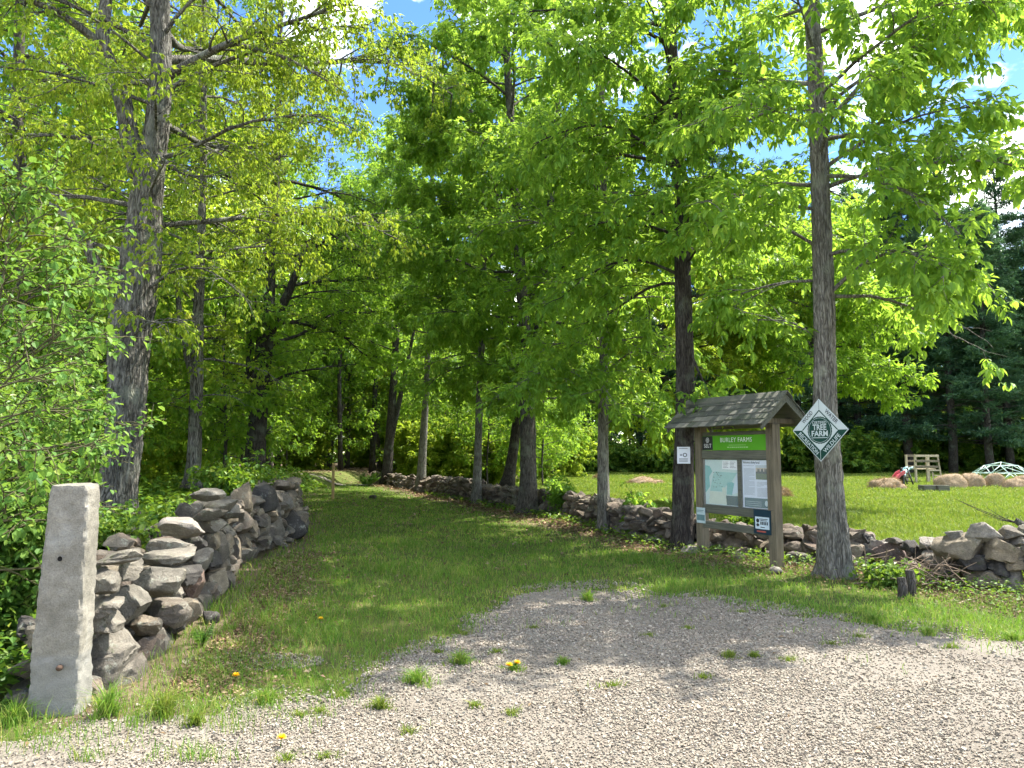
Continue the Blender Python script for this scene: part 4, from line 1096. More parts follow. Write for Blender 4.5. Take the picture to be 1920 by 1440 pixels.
def right_wall():
    rg = np.random.default_rng(8)
    # boulder heap on the far right
    w = Wall('stone_wall', 'heap of big weathered boulders forming the wall at the right edge', (5.9, 9.3, 0))
    t = {'t': 'stone_tan', 'r': 'stone_red', 'p': 'stone_pale', 'd': 'stone_dark', 'g': 'stone_grey', '': 'stone'}
    hero = [(290, 725, 125, 130, 0, ''), (370, 690, 95, 85, .1, 'd'), (435, 745, 160, 110, -.1, 'p'), (545, 770, 205, 125, .2, 'r'), (590, 700, 140, 45, 0, ''), (770, 715, 150, 75, .05, 'p'), (975, 665, 110, 65, 0, 'g'), (315, 820, 110, 80, 0, 'r'),
            (1010, 730, 330, 150, .3, 't'), (1190, 660, 240, 150, -.05, 'p'), (1360, 650, 190, 90, .1, ''), (1270, 745, 260, 150, -.15, 't'), (1420, 710, 130, 70, 0, 'p'), (1385, 850, 150, 100, 0, 't'), (910, 870, 140, 170, .1, ''),
            (1160, 950, 290, 100, .05, 't'), (1380, 960, 160, 160, 0, 'g'), (1220, 870, 160, 90, 0, 'd'), (1060, 850, 170, 120, 0, 'd'), (820, 810, 120, 90, 0, ''), (700, 740, 120, 70, 0, 'd'), (1290, 880, 120, 90, 0, 'd'), (1480, 880, 160, 140, 0, ''),
            (505, 870, 80, 60, 0, 't'), (640, 730, 80, 60, .2, 'd'), (1500, 760, 160, 140, 0, 'p'), (1470, 640, 120, 90, 0, 'g'), (1140, 830, 150, 80, 0, 'd')]
    for cx, cy, ww, hh, tilt, m in hero:
        u, v = 1520 + cx / 3.6, 820 + cy / 3.6
        d = float(np.interp(u, RWU[::-1, 0], RWU[::-1, 1])) - .15
        c = AT(u, v, d); k = d / FPX / 3.6
        if c[2] - hh * k * .5 < -.02: pass
        az = math.atan2(c[0], c[1])
        w.stone(c, (ww * k * 1.12, .3 + .3 * ww * k, hh * k * 1.15), (rg.uniform(-.1, .1), -tilt, -az * .8 + rg.uniform(-.2, .2)), 4, mat=M[t[m]], cuts=8)
    for k in range(60):
        u = rg.uniform(1600, 2080); d = float(np.interp(u, RWU[::-1, 0], RWU[::-1, 1])) + rg.uniform(0, .55)
        top = np.interp(u, [1600, 1700, 1780, 1900], [.35, .26, .42, .62]); z = rg.uniform(.03, 1) * top * .85
        L = rg.uniform(.22, .5)
        w.stone(((u - 960) / FPX * d, d, z), (L, L * .8, L * .55), tuple(rg.uniform(-.3, .3, 3)), 3, cuts=8)
    for k in range(110):
        u = rg.uniform(2060, 2600); d = float(np.interp(u, RWU[::-1, 0], RWU[::-1, 1])) + rg.uniform(-.1, .55)
        z = rg.uniform(.05, .58); L = rg.uniform(.3, .6)
        w.stone(((u - 960) / FPX * d, d, z), (L, L * .8, L * .55), tuple(rg.uniform(-.3, .3, 3)), 3, cuts=8)
    w.done()
    # the long tumbled wall from the sign tree back along the lane
    w = Wall('stone_wall', 'low tumbled stone wall running back from the notice board along the lane', (3.4, 12.2, 0), M['stone_brown'])
    us = np.concatenate([np.arange(1600, 1180, -7), np.arange(1180, 1000, -3.6), np.arange(1000, 800, -2.6), np.arange(800, 700, -2.2)])
    for u in us:
        d0 = float(np.interp(u, RWU[::-1, 0], RWU[::-1, 1]))
        top = np.interp(u, [700, 860, 1000, 1180, 1250, 1320, 1500, 1600], [.6, .68, .62, .55, .62, .5, .46, .42])
        for z in np.arange(.06, top, .15):
            for side in (0, 1):
                if rg.random() < .30 * (.4 + z / top): continue
                d = d0 - .22 + .42 * side + rg.uniform(-.12, .12) - .2 * (1 - z / top) * (side == 0)
                L = rg.uniform(.2, .52); x = (u - 960) / FPX * d + rg.uniform(-.08, .08)
                w.stone((x, d, z + Hs(x, d)), (L, L * rg.uniform(.6, .9), rg.uniform(.07, .22)), (rg.uniform(-.7, .7), rg.uniform(-.7, .7), rg.uniform(-1.5, 1.5)), 3 if d < 16 else 2, cuts=8)
    w.done()
    # loose slabs fallen at the lane side
    for u, v, L, hh, m, lab in ((1172, 1000, .62, .13, 'p', 'flat pale slab fallen at the foot of the slim pale tree'), (1228, 1012, .5, .1, 't', 'thin tan slab lying on the litter between the slim tree and the dark tree'), (1390, 1052, .3, .14, 't', 'small tan stone lying under the middle of the notice board'),
                                (1495, 1057, .45, .2, '', 'rounded stone half buried just right of the notice board post'), (1450, 1075, .3, .12, 'g', 'flat grey stone in the weeds left of the sign tree'), (1295, 1040, .5, .16, 'p', 'pale stone leaning on the foot of the dark barked tree'),
                                (700, 936, .45, .2, 'd', 'dark stone lying in the grass just right of the wooden marker post'), (395, 1165, .22, .16, 'd', 'small dark stone in the grass beside the left wall')):
        p = G(u, v)
        V, F = stone_shape((L, L * .7, hh), int(u), 3, 8)
        tag(link('stone', mesh_np('stone', rot(V, .05, .06, u), F, True), M[t[m]], None, (p[0], p[1], Hs(p[0], p[1]) + hh * .3)), lab, 'stone')
right_wall()

# ------------------------------------------------------------------ granite post
def granite_post():
    b = G(110, 1334); x, y = b[0], b[1]
    root = empty('granite_post', (x, y, 0), 'tall rough granite gatepost with a drilled hole, at the near end of the wall', 'stone post', rz=.17)
    n, q_ = 110, 15
    k = 4 * q_
    hgt = 1.40
    zs = np.linspace(-.1, hgt, n)
    ed = np.linspace(-1, 1, q_, endpoint=False)
    ring = [(t_, -1) for t_ in ed] + [(1, t_) for t_ in ed] + [(-t_, 1) for t_ in ed] + [(-1, -t_) for t_ in ed]
    nz_ = lambda x_, y_, z_, f_: mnoise.noise(Vector((x_ * f_, y_ * f_, z_ * f_)))
    V = []
    for i, z in enumerate(zs):
        t = max(0, z) / hgt
        hx = .150 - .034 * t; hy = .125 - .02 * t
        if i >= n - 2: hx *= (.985, .95)[i - n + 2]; hy *= (.985, .95)[i - n + 2]
        for cx, cy in ring:
            px, py = cx * hx, cy * hy
            cor = (abs(cx) * abs(cy)) ** 8                     # 1 on the arrises
            chip = cor * (.006 + .022 * max(0, nz_(px * .3, py * .3, z, 9) + .1) + .012 * max(0, nz_(px, py, z, 31)))
            nv = .007 * nz_(px, py, z, 8) + .007 * nz_(px, py, z, 24) + .004 * nz_(px, py, z, 60) + .008 * nz_(px, py, z, 2.5)
            L_ = math.hypot(px, py)
            m = 1 + (nv - chip * 1.5) / L_
            V.append((px * m + .025 * t, py * m, z + (.022 * nz_(px, py, 3, 10) + .01 * nz_(px, py, 3, 30) if i >= n - 2 else 0)))
    F = [(i * k + j, i * k + (j + 1) % k, (i + 1) * k + (j + 1) % k, (i + 1) * k + j) for i in range(n - 1) for j in range(k)]
    V = np.array(V); top = np.array([V[-k:].mean(0) + np.array((0, 0, .012))]); hole_y = -.112
    Ft = [((n - 1) * k + j, (n - 1) * k + (j + 1) % k, n * k) for j in range(k)]
    m, t, p, out = mat_new('granite')
    n1 = noise_n(t, 4.5, 9, .72); n2 = noise_n(t, 95, 4, .75); n3 = noise_n(t, 2.2, 5)
    c = ramp(t, [(.28, (.115, .106, .082)), (.5, (.195, .18, .145)), (.72, (.31, .29, .24))], n1)
    c = mixc(t, .6, c, ramp(t, [(.32, (.5, .5, .52)), (.5, (1, 1, 1)), (.68, (1.35, 1.33, 1.3))], n2), 'MULTIPLY')
    c = mixc(t, ramp(t, [(.55, (0, 0, 0)), (.66, (.5, .5, .5))], n3), c, (.25, .265, .255))
    # the old ground line: paler stone up to it
    sp = nd(t, "ShaderNodeSeparateXYZ"); t.links.new(nd(t, "ShaderNodeTexCoord").outputs['Object'], sp.inputs[0])
    add = nd(t, "ShaderNodeMath", operation='MULTIPLY_ADD'); add.inputs[1].default_value = .10; t.links.new(n1, add.inputs[0]); t.links.new(sp.outputs[2], add.inputs[2])
    f = ramp(t, [(.40, (.45, .45, .45)), (.43, (0, 0, 0))], add.outputs[0])
    c = mixc(t, f, c, (.225, .225, .21))
    t.links.new(c, p.inputs['Base Color']); p.inputs['Roughness'].default_value = .9
    bump(t, mixc(t, .5, n1, n2), p, .7, .02)
    me = mesh_np('shaft', np.concatenate([V, top]), [np.array(F), np.array(Ft)], True); me.set_sharp_from_angle(angle=R(38))
    link('shaft', me, m, root)
    mb = MB(); 
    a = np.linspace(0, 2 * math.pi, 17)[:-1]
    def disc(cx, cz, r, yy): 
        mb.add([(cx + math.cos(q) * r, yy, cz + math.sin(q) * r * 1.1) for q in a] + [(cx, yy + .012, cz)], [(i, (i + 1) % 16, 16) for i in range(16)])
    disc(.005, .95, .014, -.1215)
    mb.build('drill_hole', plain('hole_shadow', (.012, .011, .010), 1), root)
    mb = MB()
    mb.tube([(.045, -.13, .30), (.045, -.155, .30), (.045, -.162, .297)], (.018, .017, .010), 12)
    mb.build('iron_pin', plain('rust', (.07, .045, .032), .9, .2, 0, .4, 40), root, True)
granite_post()

# ------------------------------------------------------------------ lettering
def text_mesh(body, size, bold=0.0, space=1.0, ext=.0006, align='CENTER'):
    c = bpy.data.curves.new('lettering', 'FONT'); c.body = body; c.size = size; c.align_x = align; c.align_y = 'CENTER'
    c.offset = bold * size; c.space_character = space; c.extrude = ext; c.resolution_u = 3
    o = bpy.data.objects.new('lettering', c); COL.objects.link(o)
    bpy.context.view_layer.update()
    me = bpy.data.meshes.new_from_object(o.evaluated_get(bpy.context.evaluated_depsgraph_get()))
    bpy.data.objects.remove(o); bpy.data.curves.remove(c)
    me.name = 'lettering'; me.materials.clear()
    return me
def letter(body, size, mat, parent, x, y, z, ang=0, name='lettering', width=None, **kw):
    """text standing in the local x-z plane, facing -y, turned by ang in that plane; width squeezes to fit"""
    me = text_mesh(body, size, **kw)
    co = np.array([v.co[:] for v in me.vertices])
    if width:
        co[:, 0] *= width / (np.ptp(co[:, 0]) + 1e-9)
    c, s = math.cos(ang), math.sin(ang)
    X, Y = co[:, 0] * c - co[:, 1] * s, co[:, 0] * s + co[:, 1] * c
    V = np.stack([X + x, y - co[:, 2], Y + z], 1)
    me.vertices.foreach_set('co', V.astype(np.float32).ravel()); me.update()
    return link(name, me, mat, parent)
M['white'] = plain('white_print', (.80, .81, .80), .45, .3, 0, .03)
M['ink'] = plain('dark_print', (.03, .035, .04), .5)
M['sgreen'] = plain('sign_green', (.004, .042, .028), .55, .2, 0, .05)
M['swhite'] = plain('sign_white', (.44, .49, .48), .5, .25, 0, .06)

# ------------------------------------------------------------------ diamond sign on the near trunk
def tree_farm_sign():
    c = AT(1537, 806.5, 9.22)
    rz = -math.radians(57) + 0.0
    root = empty('diamond_sign', c, 'green and white diamond sign lettered TREE FARM, nailed to the nearest trunk', 'sign', rz=rz)
    a = .39
    def dia(r, y0, y1, mat, name, par=root):
        mb = MB(); mb.prism([(0, -r), (r, 0), (0, r), (-r, 0)], y0, y1); return mb.build(name, mat, par)
    dia(a, 0, .004, M['swhite'], 'plate')
    pl = root.children[0]
    i = .255; e = a - .014
    mb = MB()
    mb.prism([(0, -e), (0, -i), (-i, 0), (-e, 0)][::-1], -.0022, -.0004); mb.prism([(0.003, -e), (e, 0), (i, 0), (0.003, -i)], -.0022, -.0004)
    mb.build('green_band', M['sgreen'], root)
    mb = MB(); w = .013
    for sx in (-1, 1):
        q = [(0, i), (0, i - w * 1.4), (sx * (i - w * 1.4), 0), (sx * i, 0)]
        mb.prism(q if sx < 0 else q[::-1], -.0022, -.0004)
    mb.prism([(-.002, i), (.002, i), (.002, e), (-.002, e)], -.0018, -.0004)
    mb.build('dark_line', M['sgreen'], root)
    mb = MB()
    mb.prism([(-.002, -e), (.002, -e), (.002, -i), (-.002, -i)], -.0028, -.0022)
    mb.build('seam_line', M['swhite'], root)
    # scalloped seal
    ns = 96; pts = [(.165 * (1 + .035 * abs(math.sin(14 * t))) * math.cos(t), .165 * (1 + .035 * abs(math.sin(14 * t))) * math.sin(t)) for t in np.linspace(0, 2 * math.pi, ns, endpoint=False)]
    mb = MB(); mb.prism(pts, -.0030, -.0004); seal = mb.build('seal', M['sgreen'], root)
    mb = MB(); n = 48
    V = [(r * math.cos(t), -.0036, r * math.sin(t)) for r in (.150, .154) for t in np.linspace(0, 2 * math.pi, n, endpoint=False)]
    mb.add(V, [(j, n + j, n + (j + 1) % n, (j + 1) % n) for j in range(n)][::1]); mb.build('ring', M['swhite'], seal)
    letter('CERTIFIED', .054, M['swhite'], seal, 0, -.0040, .092, width=.195, bold=.004)
    letter('TREE', .096, M['swhite'], seal, 0, -.0040, .032, width=.19, bold=.022)
    letter('FARM', .096, M['swhite'], seal, 0, -.0040, -.046, width=.225, bold=.022)
    mb = MB(); mb.box(-.105, .105, -.0040, -.0031, -.098, -.090); mb.build('rule', M['swhite'], seal)
    m = (i + a) / 4 
    for txt, x, z, an, mt, ln in (('WOOD', -m - .004, m + .004, math.pi / 4, M['ink'], .19), ('WATER', m + .004, m + .004, -math.pi / 4, M['ink'], .22), ('RECREATION', -m - .002, -m - .002, -math.pi / 4, M['swhite'], .36), ('WILDLIFE', m + .002, -m - .002, math.pi / 4, M['swhite'], .30)):
        letter(txt, .072, mt, root, x, -.0026, z, an, width=ln, bold=.012)
    mb = MB()
    for z in (a - .03, -a + .03, .0):
        pass
    for z in (a - .022, -a + .022):
        mb.tube([(0, -.001, z), (0, -.006, z)], (.006, .005), 8)
    mb.build('nail', plain('nail_steel', (.25, .25, .25), .4, .5, .8), root)
tree_farm_sign()

def tree_notice():
    c = AT(1281.5, 853, 12.02)
    root = empty('paper_notice', c, 'small white paper notice tacked to the dark barked tree', 'notice', rz=-.42)
    mb = MB(); nx, nz = 6, 8
    X, Z = np.meshgrid(np.linspace(-.105, .105, nx), np.linspace(-.14, .13, nz), indexing='ij')
    Yb = .012 * np.abs(X / .1) ** 2 + .006 * np.sin(Z * 22)
    V1 = np.stack([X, Yb, Z], -1).reshape(-1, 3); Fq = grid_faces(nx, nz)
    mb.add(V1, Fq); mb.add(V1 + np.array((0, .001, 0)), Fq[:, ::-1])
    mb.build('sheet', plain('notice_paper', (.70, .72, .76), .6, .3, 0, .05), root, True)
    mb = MB(); n = 20
    V = [(.025 + r * math.cos(t), -.008, .0 + r * math.sin(t)) for r in (.022, .034) for t in np.linspace(0, 2 * math.pi, n, endpoint=False)]
    mb.add(V, [(j, n + j, n + (j + 1) % n, (j + 1) % n) for j in range(n)])
    for z in (.10, -.065, -.085, -.105): mb.box(-.07, .07, -.0092, -.008, z, z + .007)
    mb.box(-.055, -.02, -.0092, -.008, -.012, -.003); mb.box(-.055, -.02, -.0092, -.008, .005, .013)
    mb.build('printing', M['ink'], root)
tree_notice()
# ------------------------------------------------------------------ notice board
def wood_mat(name, dark, light, axis=2):
    m, t, p, out = mat_new(name)
    sc = [38, 38, 38]; sc[axis] = 2.2
    n1 = noise_n(t, 1, 7, .7, sc=tuple(sc)); n2 = noise_n(t, 2.5, 4)
    c = ramp(t, [(.3, dark), (.7, light)], n1)
    c = mixc(t, .5, c, ramp(t, [(.3, (.65, .68, .68)), (.7, (1.2, 1.15, 1.05))], n2), 'MULTIPLY')
    t.links.new(c, p.inputs['Base Color']); p.inputs['Roughness'].default_value = .85; p.inputs['Specular IOR Level'].default_value = .2
    bump(t, n1, p, .4, .008)
    return m
M['post_wood'] = wood_mat('weathered_post', (.085, .068, .046), (.22, .19, .135), 2)
M['rail_wood'] = wood_mat('weathered_rail', (.07, .072, .056), (.165, .165, .13), 0)
M['pale_wood'] = wood_mat('pale_timber', (.30, .25, .17), (.50, .43, .31), 2)
M['tan_post'] = wood_mat('tan_timber', (.33, .22, .11), (.50, .36, .19), 2)
def notice_board():
    pr, pl = G(1457, 1066), G(1319, 1041)
    wv = pr - pl; width = float(np.linalg.norm(wv)); rz = math.atan2(wv[1], wv[0]); mid = (pr + pl) / 2
    root = empty('notice_board', (mid[0], mid[1], 0), 'wooden notice board with a shingled gable roof and green header, beside the stone wall', 'notice board', rz=rz)
    hw = width / 2; ps = .072
    rg = np.random.default_rng(77)
    for s in (-1, 1):
        mb = MB(); mb.box(s * hw - ps, s * hw + ps, -ps, ps, -.2, 2.02, bev=.008); po = mb.build('post', M['post_wood'], root)
        mb = MB()
        for z in (.35, .62, .8, 1.0, 1.25, 1.5, 1.62, 1.85):
            x = s * hw + rg.uniform(-.03, .03)
            mb.tube([(x, -ps - .0005, z), (x, -ps - .003, z)], (.006, .006), 8)
        mb.build('screw', M['ink'], po)
    inn = hw - ps - .001
    def rail(z0, z1, y0=-.035, y1=.035, name='rail', mat='rail_wood', x0=-inn, x1=inn, **k):
        mb = MB(); mb.box(x0, x1, y0, y1, z0, z1, bev=.006); return mb.build(name, M[mat], root)
    rail(1.515, 1.645, -.055, .035); rail(.675, .795, -.055, .035); rail(.44, .55, -.06, -.02)
    rail(1.875, 1.93, -.03, .03)
    # header
    mb = MB(); mb.box(-inn, inn, -.028, -.004, 1.648, 1.872); hd = mb.build('header_board', plain('header_green', (.10, .36, .018), .5, .3, 0, .04), root)
    mb = MB(); mb.box(-inn + .004, -inn + .235, -.0305, -.0283, 1.652, 1.868); blk = mb.build('logo_block', plain('logo_black', (.035, .037, .037), .5), hd)
    lx = -inn + .12
    letter('SELT', .085, M['white'], blk, lx, -.0312, 1.715, width=.165, space=1.15)
    mb = MB(); n = 28
    for r0, r1 in ((.030, .037), (.010, .019)):
        V = [(lx + r * math.cos(t), -.0312, 1.805 + r * 1.1 * math.sin(t)) for r in (r0, r1) for t in np.linspace(0, 2 * math.pi, n, endpoint=False)]
        mb.add(V, [(j, n + j, n + (j + 1) % n, (j + 1) % n) for j in range(n)])
    mb.build('emblem', M['white'], blk)
    letter('BURLEY FARMS', .098, M['white'], hd, .05, -.0292, 1.80, width=.66, space=1.1)
    mb = MB()
    mb.box(-.10, .26, -.0292, -.0283, 1.722, 1.727)
    x = -.13
    while x < .28:
        w_ = rg.uniform(.02, .05); mb.box(x, x + w_, -.0292, -.0283, 1.685, 1.698); x += w_ + .012
    mb.build('small_print', plain('pale_green_print', (.45, .68, .32), .5), hd)
    # two glazed panels with a mullion
    xm = .12
    mb = MB(); mb.box(xm - .035, xm + .035, -.05, .03, .797, 1.513, bev=.005); mb.build('mullion', M['rail_wood'], root)
    mb = MB(); mb.box(-inn, inn, .010, .03, .797, 1.513); mb.build('backing_board', M['rail_wood'], root)
    # map
    x0, x1, z0, z1 = -inn + .03, xm - .037, .81, 1.500
    mb = MB(); mb.box(x0, x1, -.012, -.002, z0, z1); mp_ = mb.build('map_sheet', plain('map_paper', (.50, .62, .58), .45, .4, 0, .06, 5), root)
    W_, H_ = x1 - x0, z1 - z0
    def poly(pts, mat, name, y=-.0135, par=mp_):
        mb = MB(); mb.prism([(x0 + a * W_, z0 + b * H_) for a, b in pts], y, y + .001); return mb.build(name, mat, par)
    teal = plain('map_teal', (.16, .42, .38), .45, .4, 0, .08); teal2 = plain('map_pale_teal', (.30, .52, .46), .45, .4, 0, .08); cream = plain('map_cream', (.55, .60, .48), .45, .4, 0, .05); lil = plain('map_pale_blue', (.52, .62, .68), .45, .4, 0, .05)
    poly([(0, .25), (.14, .40), (.12, .62), (.22, .74), (.14, .86), (0, .88)], teal, 'map_area')
    poly([(.14, .30), (.55, .30), (.62, .44), (.72, .44), (.95, .72), (.30, .74), (.24, .66)], teal2, 'map_area')
    poly([(.64, .24), (.80, .24), (.88, .48), (.80, .52), (.66, .50)], teal, 'map_area', -.0147)
    poly([(.10, .02), (.66, .02), (.60, .40), (.50, .38), (.52, .28), (.14, .30)], cream, 'map_area', -.0159)
    poly([(.80, .26), (1, .30), (1, .72), (.93, .70)], lil, 'map_area', -.0171)
    poly([(.52, .80), (.99, .78), (.99, .985), (.54, .99)], M['white'], 'map_key', -.0171)
    poly([(.64, .012), (.985, .012), (.985, .22), (.62, .22)], M['sgreen'], 'map_legend', -.0171)
    mb = MB()
    for k in range(26):
        a, b = rg.uniform(.22, .5), rg.uniform(.38, .72); mb.box(x0 + a * W_, x0 + a * W_ + rg.uniform(.006, .022), -.0185, -.0172, z0 + b * H_, z0 + b * H_ + rg.uniform(.005, .012))
    for k in range(5):
        mb.box(x0 + .56 * W_, x0 + (.64 + .08 * rg.random()) * W_, -.0185, -.0172, z0 + (.83 + .03 * k) * H_, z0 + (.838 + .03 * k) * H_)
        mb.box(x0 + .76 * W_, x0 + (.86 + .08 * rg.random()) * W_, -.0185, -.0172, z0 + (.83 + .03 * k) * H_, z0 + (.838 + .03 * k) * H_)
    mb.build('map_print', M['ink'], mp_)
    # welcome sheet
    x0, x1 = xm + .037, inn - .025; W_ = x1 - x0
    mb = MB(); mb.box(x0, x1, -.012, -.002, z0, z1); sh = mb.build('welcome_sheet', plain('sheet_paper', (.62, .66, .74), .45, .4, 0, .03), root)
    letter('Welcome to Burley Farms!', .045, M['ink'], sh, x0 + .36 * W_, -.0128, z1 - .035, width=.66 * W_, bold=.02)
    mb = MB()
    def lines(a0, a1, b0, b1, st):
        b = b0
        while b > b1:
            if rg.random() > .1: mb.box(x0 + a0 * W_, x0 + (a1 - (.25 * rg.random() if rg.random() < .25 else 0)) * W_, -.0132, -.0122, z0 + b * H_, z0 + (b + .008) * H_)
            b -= st
    lines(.05, .48, .88, .26, .021); lines(.56, .96, .54, .24, .021)
    mb.build('text_lines', plain('grey_print', (.25, .27, .31), .5), sh)
    mb = MB()
    P = lambda a, b: (x0 + a * W_, z0 + b * H_)
    def pic(b0, b1, m_): mb.prism([P(.53, b0), P(.985, b0), P(.985, b1), P(.53, b1)], -.0140, -.0122, m_)
    pic(.60, .72, 0); pic(.72, .765, 1); pic(.765, .84, 2); pic(.84, .90, 3)
    for k in range(9):
        a = .55 + .045 * k; h_ = .765 + .07 * abs(math.sin(k * 2.1)); mb.prism([P(a, .76), P(a + .05, .76), P(a + .04, h_), P(a + .012, h_)], -.0150, -.0141, 1)
    mb.build('photo_print', [plain('photo_grass', (.07, .10, .02), .5), plain('photo_trees', (.035, .035, .02), .5), plain('photo_dusk', (.45, .36, .26), .5), plain('photo_sky', (.40, .44, .46), .5)], sh)
    mb = MB(); mb.prism([P(.06, .012), P(.985, .012), P(.985, .21), P(.06, .21)], -.0140, -.0122); fo = mb.build('footer_band', plain('footer_teal', (.012, .075, .075), .4), sh)
    mb = MB()
    for b in (.05, .09, .13): mb.box(x0 + .10 * W_, x0 + .72 * W_, -.0150, -.0141, z0 + b * H_, z0 + (b + .007) * H_)
    mb.prism([P(.91 + .06 * math.cos(t), .11 + .06 * math.sin(t)) for t in np.linspace(0, 2 * math.pi, 20, endpoint=False)], -.0150, -.0141)
    mb.build('footer_print', plain('footer_pale', (.42, .50, .50), .5), fo)
    # clear sheet over both panels
    m, t, p, out = mat_new('acrylic')
    p.inputs['Base Color'].default_value = (.9, .95, .95, 1); p.inputs['Roughness'].default_value = .06; p.inputs['Alpha'].default_value = .10
    for a, b in ((-inn + .004, xm - .037), (xm + .037, inn - .004)):
        mb = MB(); mb.box(a, b, -.030, -.027, .80, 1.51); mb.build('clear_cover', m, root)
    # small cards low on the posts
    mb = MB(); mb.box(-hw - .05, -hw + .15, -ps - .006, -ps - .001, .51, .75); cd = mb.build('card', plain('card_pale', (.46, .55, .56), .5), root)
    mb = MB(); mb.box(-hw - .04, -hw + .14, -ps - .0075, -ps - .0062, .55, .64, 0); mb.box(-hw - .04, -hw + .12, -ps - .0075, -ps - .0062, .70, .71, 0); mb.box(-hw - .04, -hw + .10, -ps - .0075, -ps - .0062, .68, .687, 0); mb.build('card_picture', plain('card_teal', (.13, .22, .22), .5), cd)
    mb = MB(); mb.box(hw - .33, hw - .01, -ps - .012, -ps - .001, .46, .80); cd = mb.build('trail_plate', plain('plate_navy', (.012, .035, .055), .4), root)
    mb = MB(); mb.box(hw - .30, hw - .035, -ps - .0135, -ps - .0122, .53, .70); pl_ = mb.build('plate_face', plain('plate_pale', (.55, .64, .70), .4), cd)
    mb = MB(); mb.box(hw - .27, hw - .10, -ps - .0135, -ps - .0122, .485, .505); mb.build('red_strip', plain('plate_red', (.45, .10, .07), .4), cd)
    mb = MB()
    for z, a, b in ((.665, -.22, -.06), (.645, -.20, -.08)): mb.box(hw + a, hw + b, -ps - .0148, -ps - .0137, z, z + .010)
    for k in range(5): mb.box(hw - .20 + .03 * k, hw - .18 + .03 * k, -ps - .0148, -ps - .0137, .59, .635)
    mb.prism([(hw - .25 + .03 * math.cos(q), .645 + .03 * math.sin(q)) for q in np.linspace(0, 6.28, 12, endpoint=False)], -ps - .0148, -ps - .0137)
    mb.prism([(hw - .25 + .028 * math.cos(q), .585 + .022 * math.sin(q)) for q in np.linspace(0, 6.28, 12, endpoint=False)], -ps - .0148, -ps - .0137)
    mb.box(hw - .20, hw - .12, -ps - .0148, -ps - .0137, .55, .562)
    mb.build('plate_print', M['ink'], pl_)
    # roof: two shingled slopes, gable ends, rafters
    eave_z, ridge_z, dep = 1.99, 2.40, .46; ov = .27
    mt, t, p, out = mat_new('mossy_shingle')
    g = nd(t, "ShaderNodeNewGeometry")
    c = ramp(t, [(0, (.060, .062, .052)), (.5, (.095, .095, .078)), (.85, (.14, .135, .11)), (1, (.24, .22, .18))], g.outputs['Random Per Island'])
    n1 = noise_n(t, 4, 6); n2 = noise_n(t, 18, 6, .7, sc=(3, .7, .7))
    c = mixc(t, ramp(t, [(.5, (0, 0, 0)), (.65, (.5, .5, .5))], n1), c, (.065, .085, .035))
    c = mixc(t, ramp(t, [(.60, (0, 0, 0)), (.72, (.8, .8, .8))], n2), c, (.34, .31, .25))
    t.links.new(c, p.inputs['Base Color']); p.inputs['Roughness'].default_value = .95; bump(t, n2, p, .6, .01)
    sl = math.atan2(ridge_z - eave_z, dep); Ls = math.hypot(ridge_z - eave_z, dep)
    for s in (-1, 1):
        mb = MB()
        X0, X1 = -hw - ov, hw + ov
        mb.prism([(0, 0)] * 0 or [(-1, 0), (1, 0), (1, .001), (-1, .001)], 0, .001) if False else None
        # deck
        e, r_ = np.array((s * dep, eave_z)), np.array((0, ridge_z)); nrm = np.array((s * math.sin(sl), math.cos(sl)))
        V = []
        for X in (X0, X1):
            for q in (e, r_):
                for o_ in (0, .022): V.append((X, *(q + nrm * o_)))
        F = [(0, 1, 3, 2), (4, 6, 7, 5), (0, 4, 5, 1), (2, 3, 7, 6), (0, 2, 6, 4), (1, 5, 7, 3)]
        mb.add(V, F); slope = mb.build('roof_slope', M['rail_wood'], root)
        mb = MB(); rows = 5
        for row in range(rows):
            a0 = Ls * row / rows - .03; a1 = Ls * (row + 1) / rows + .02
            x = X0 - .02 - rg.uniform(0, .1)
            while x < X1 + .02:
                w_ = rg.uniform(.10, .2); xa, xb = max(x, X0 - .02), min(x + w_ - .004, X1 + .02); x += w_
                if xb - xa < .02: continue
                j = rg.uniform(-.008, .008)
                V = []
                for X in (xa, xb):
                    for aa, o0, o1 in ((a0 + j, .034, .046), (a1, .024, .030)):
                        q = e + (r_ - e) / Ls * aa
                        V.append((X, *(q + nrm * o0))); V.append((X, *(q + nrm * o1)))
                mb.add(V, F)
        mb.build('shingle', mt, slope)
    mb = MB(); 
    for s in (-1, 1):
        V = [(X, *q) for X in (-hw - ov - .03, hw + ov + .03) for q in ((0, ridge_z + .075), (0, ridge_z + .058), (s * .10, ridge_z - .09 + .075), (s * .10, ridge_z - .09 + .058))]
        mb.add(V, [(0, 1, 3, 2), (4, 6, 7, 5), (0, 4, 5, 1), (2, 3, 7, 6), (0, 2, 6, 4), (1, 5, 7, 3)])
    mb.build('ridge_cap', mt, root)
    for s in (-1, 1):
        X = s * (hw + ov - .02)
        for q in (-1, 1):
            mb = MB()
            V = []
            for xx in (X - .018, X + .018):
                V += [(xx, q * dep, eave_z - .005), (xx, q * dep, eave_z - .06), (xx, 0, ridge_z - .002), (xx, 0, ridge_z - .085)]
            mb.add(V, [(0, 1, 3, 2), (4, 6, 7, 5), (0, 4, 5, 1), (2, 3, 7, 6), (0, 2, 6, 4), (1, 5, 7, 3)]); mb.build('barge_board', M['rail_wood'], root)
    for s in (-1, 1):
        mb = MB(); mb.box(s * hw - .04, s * hw + .04, -dep * .86, dep * .86, 2.022, 2.095, bev=.005); mb.build('cross_beam', M['post_wood'], root)
notice_board()

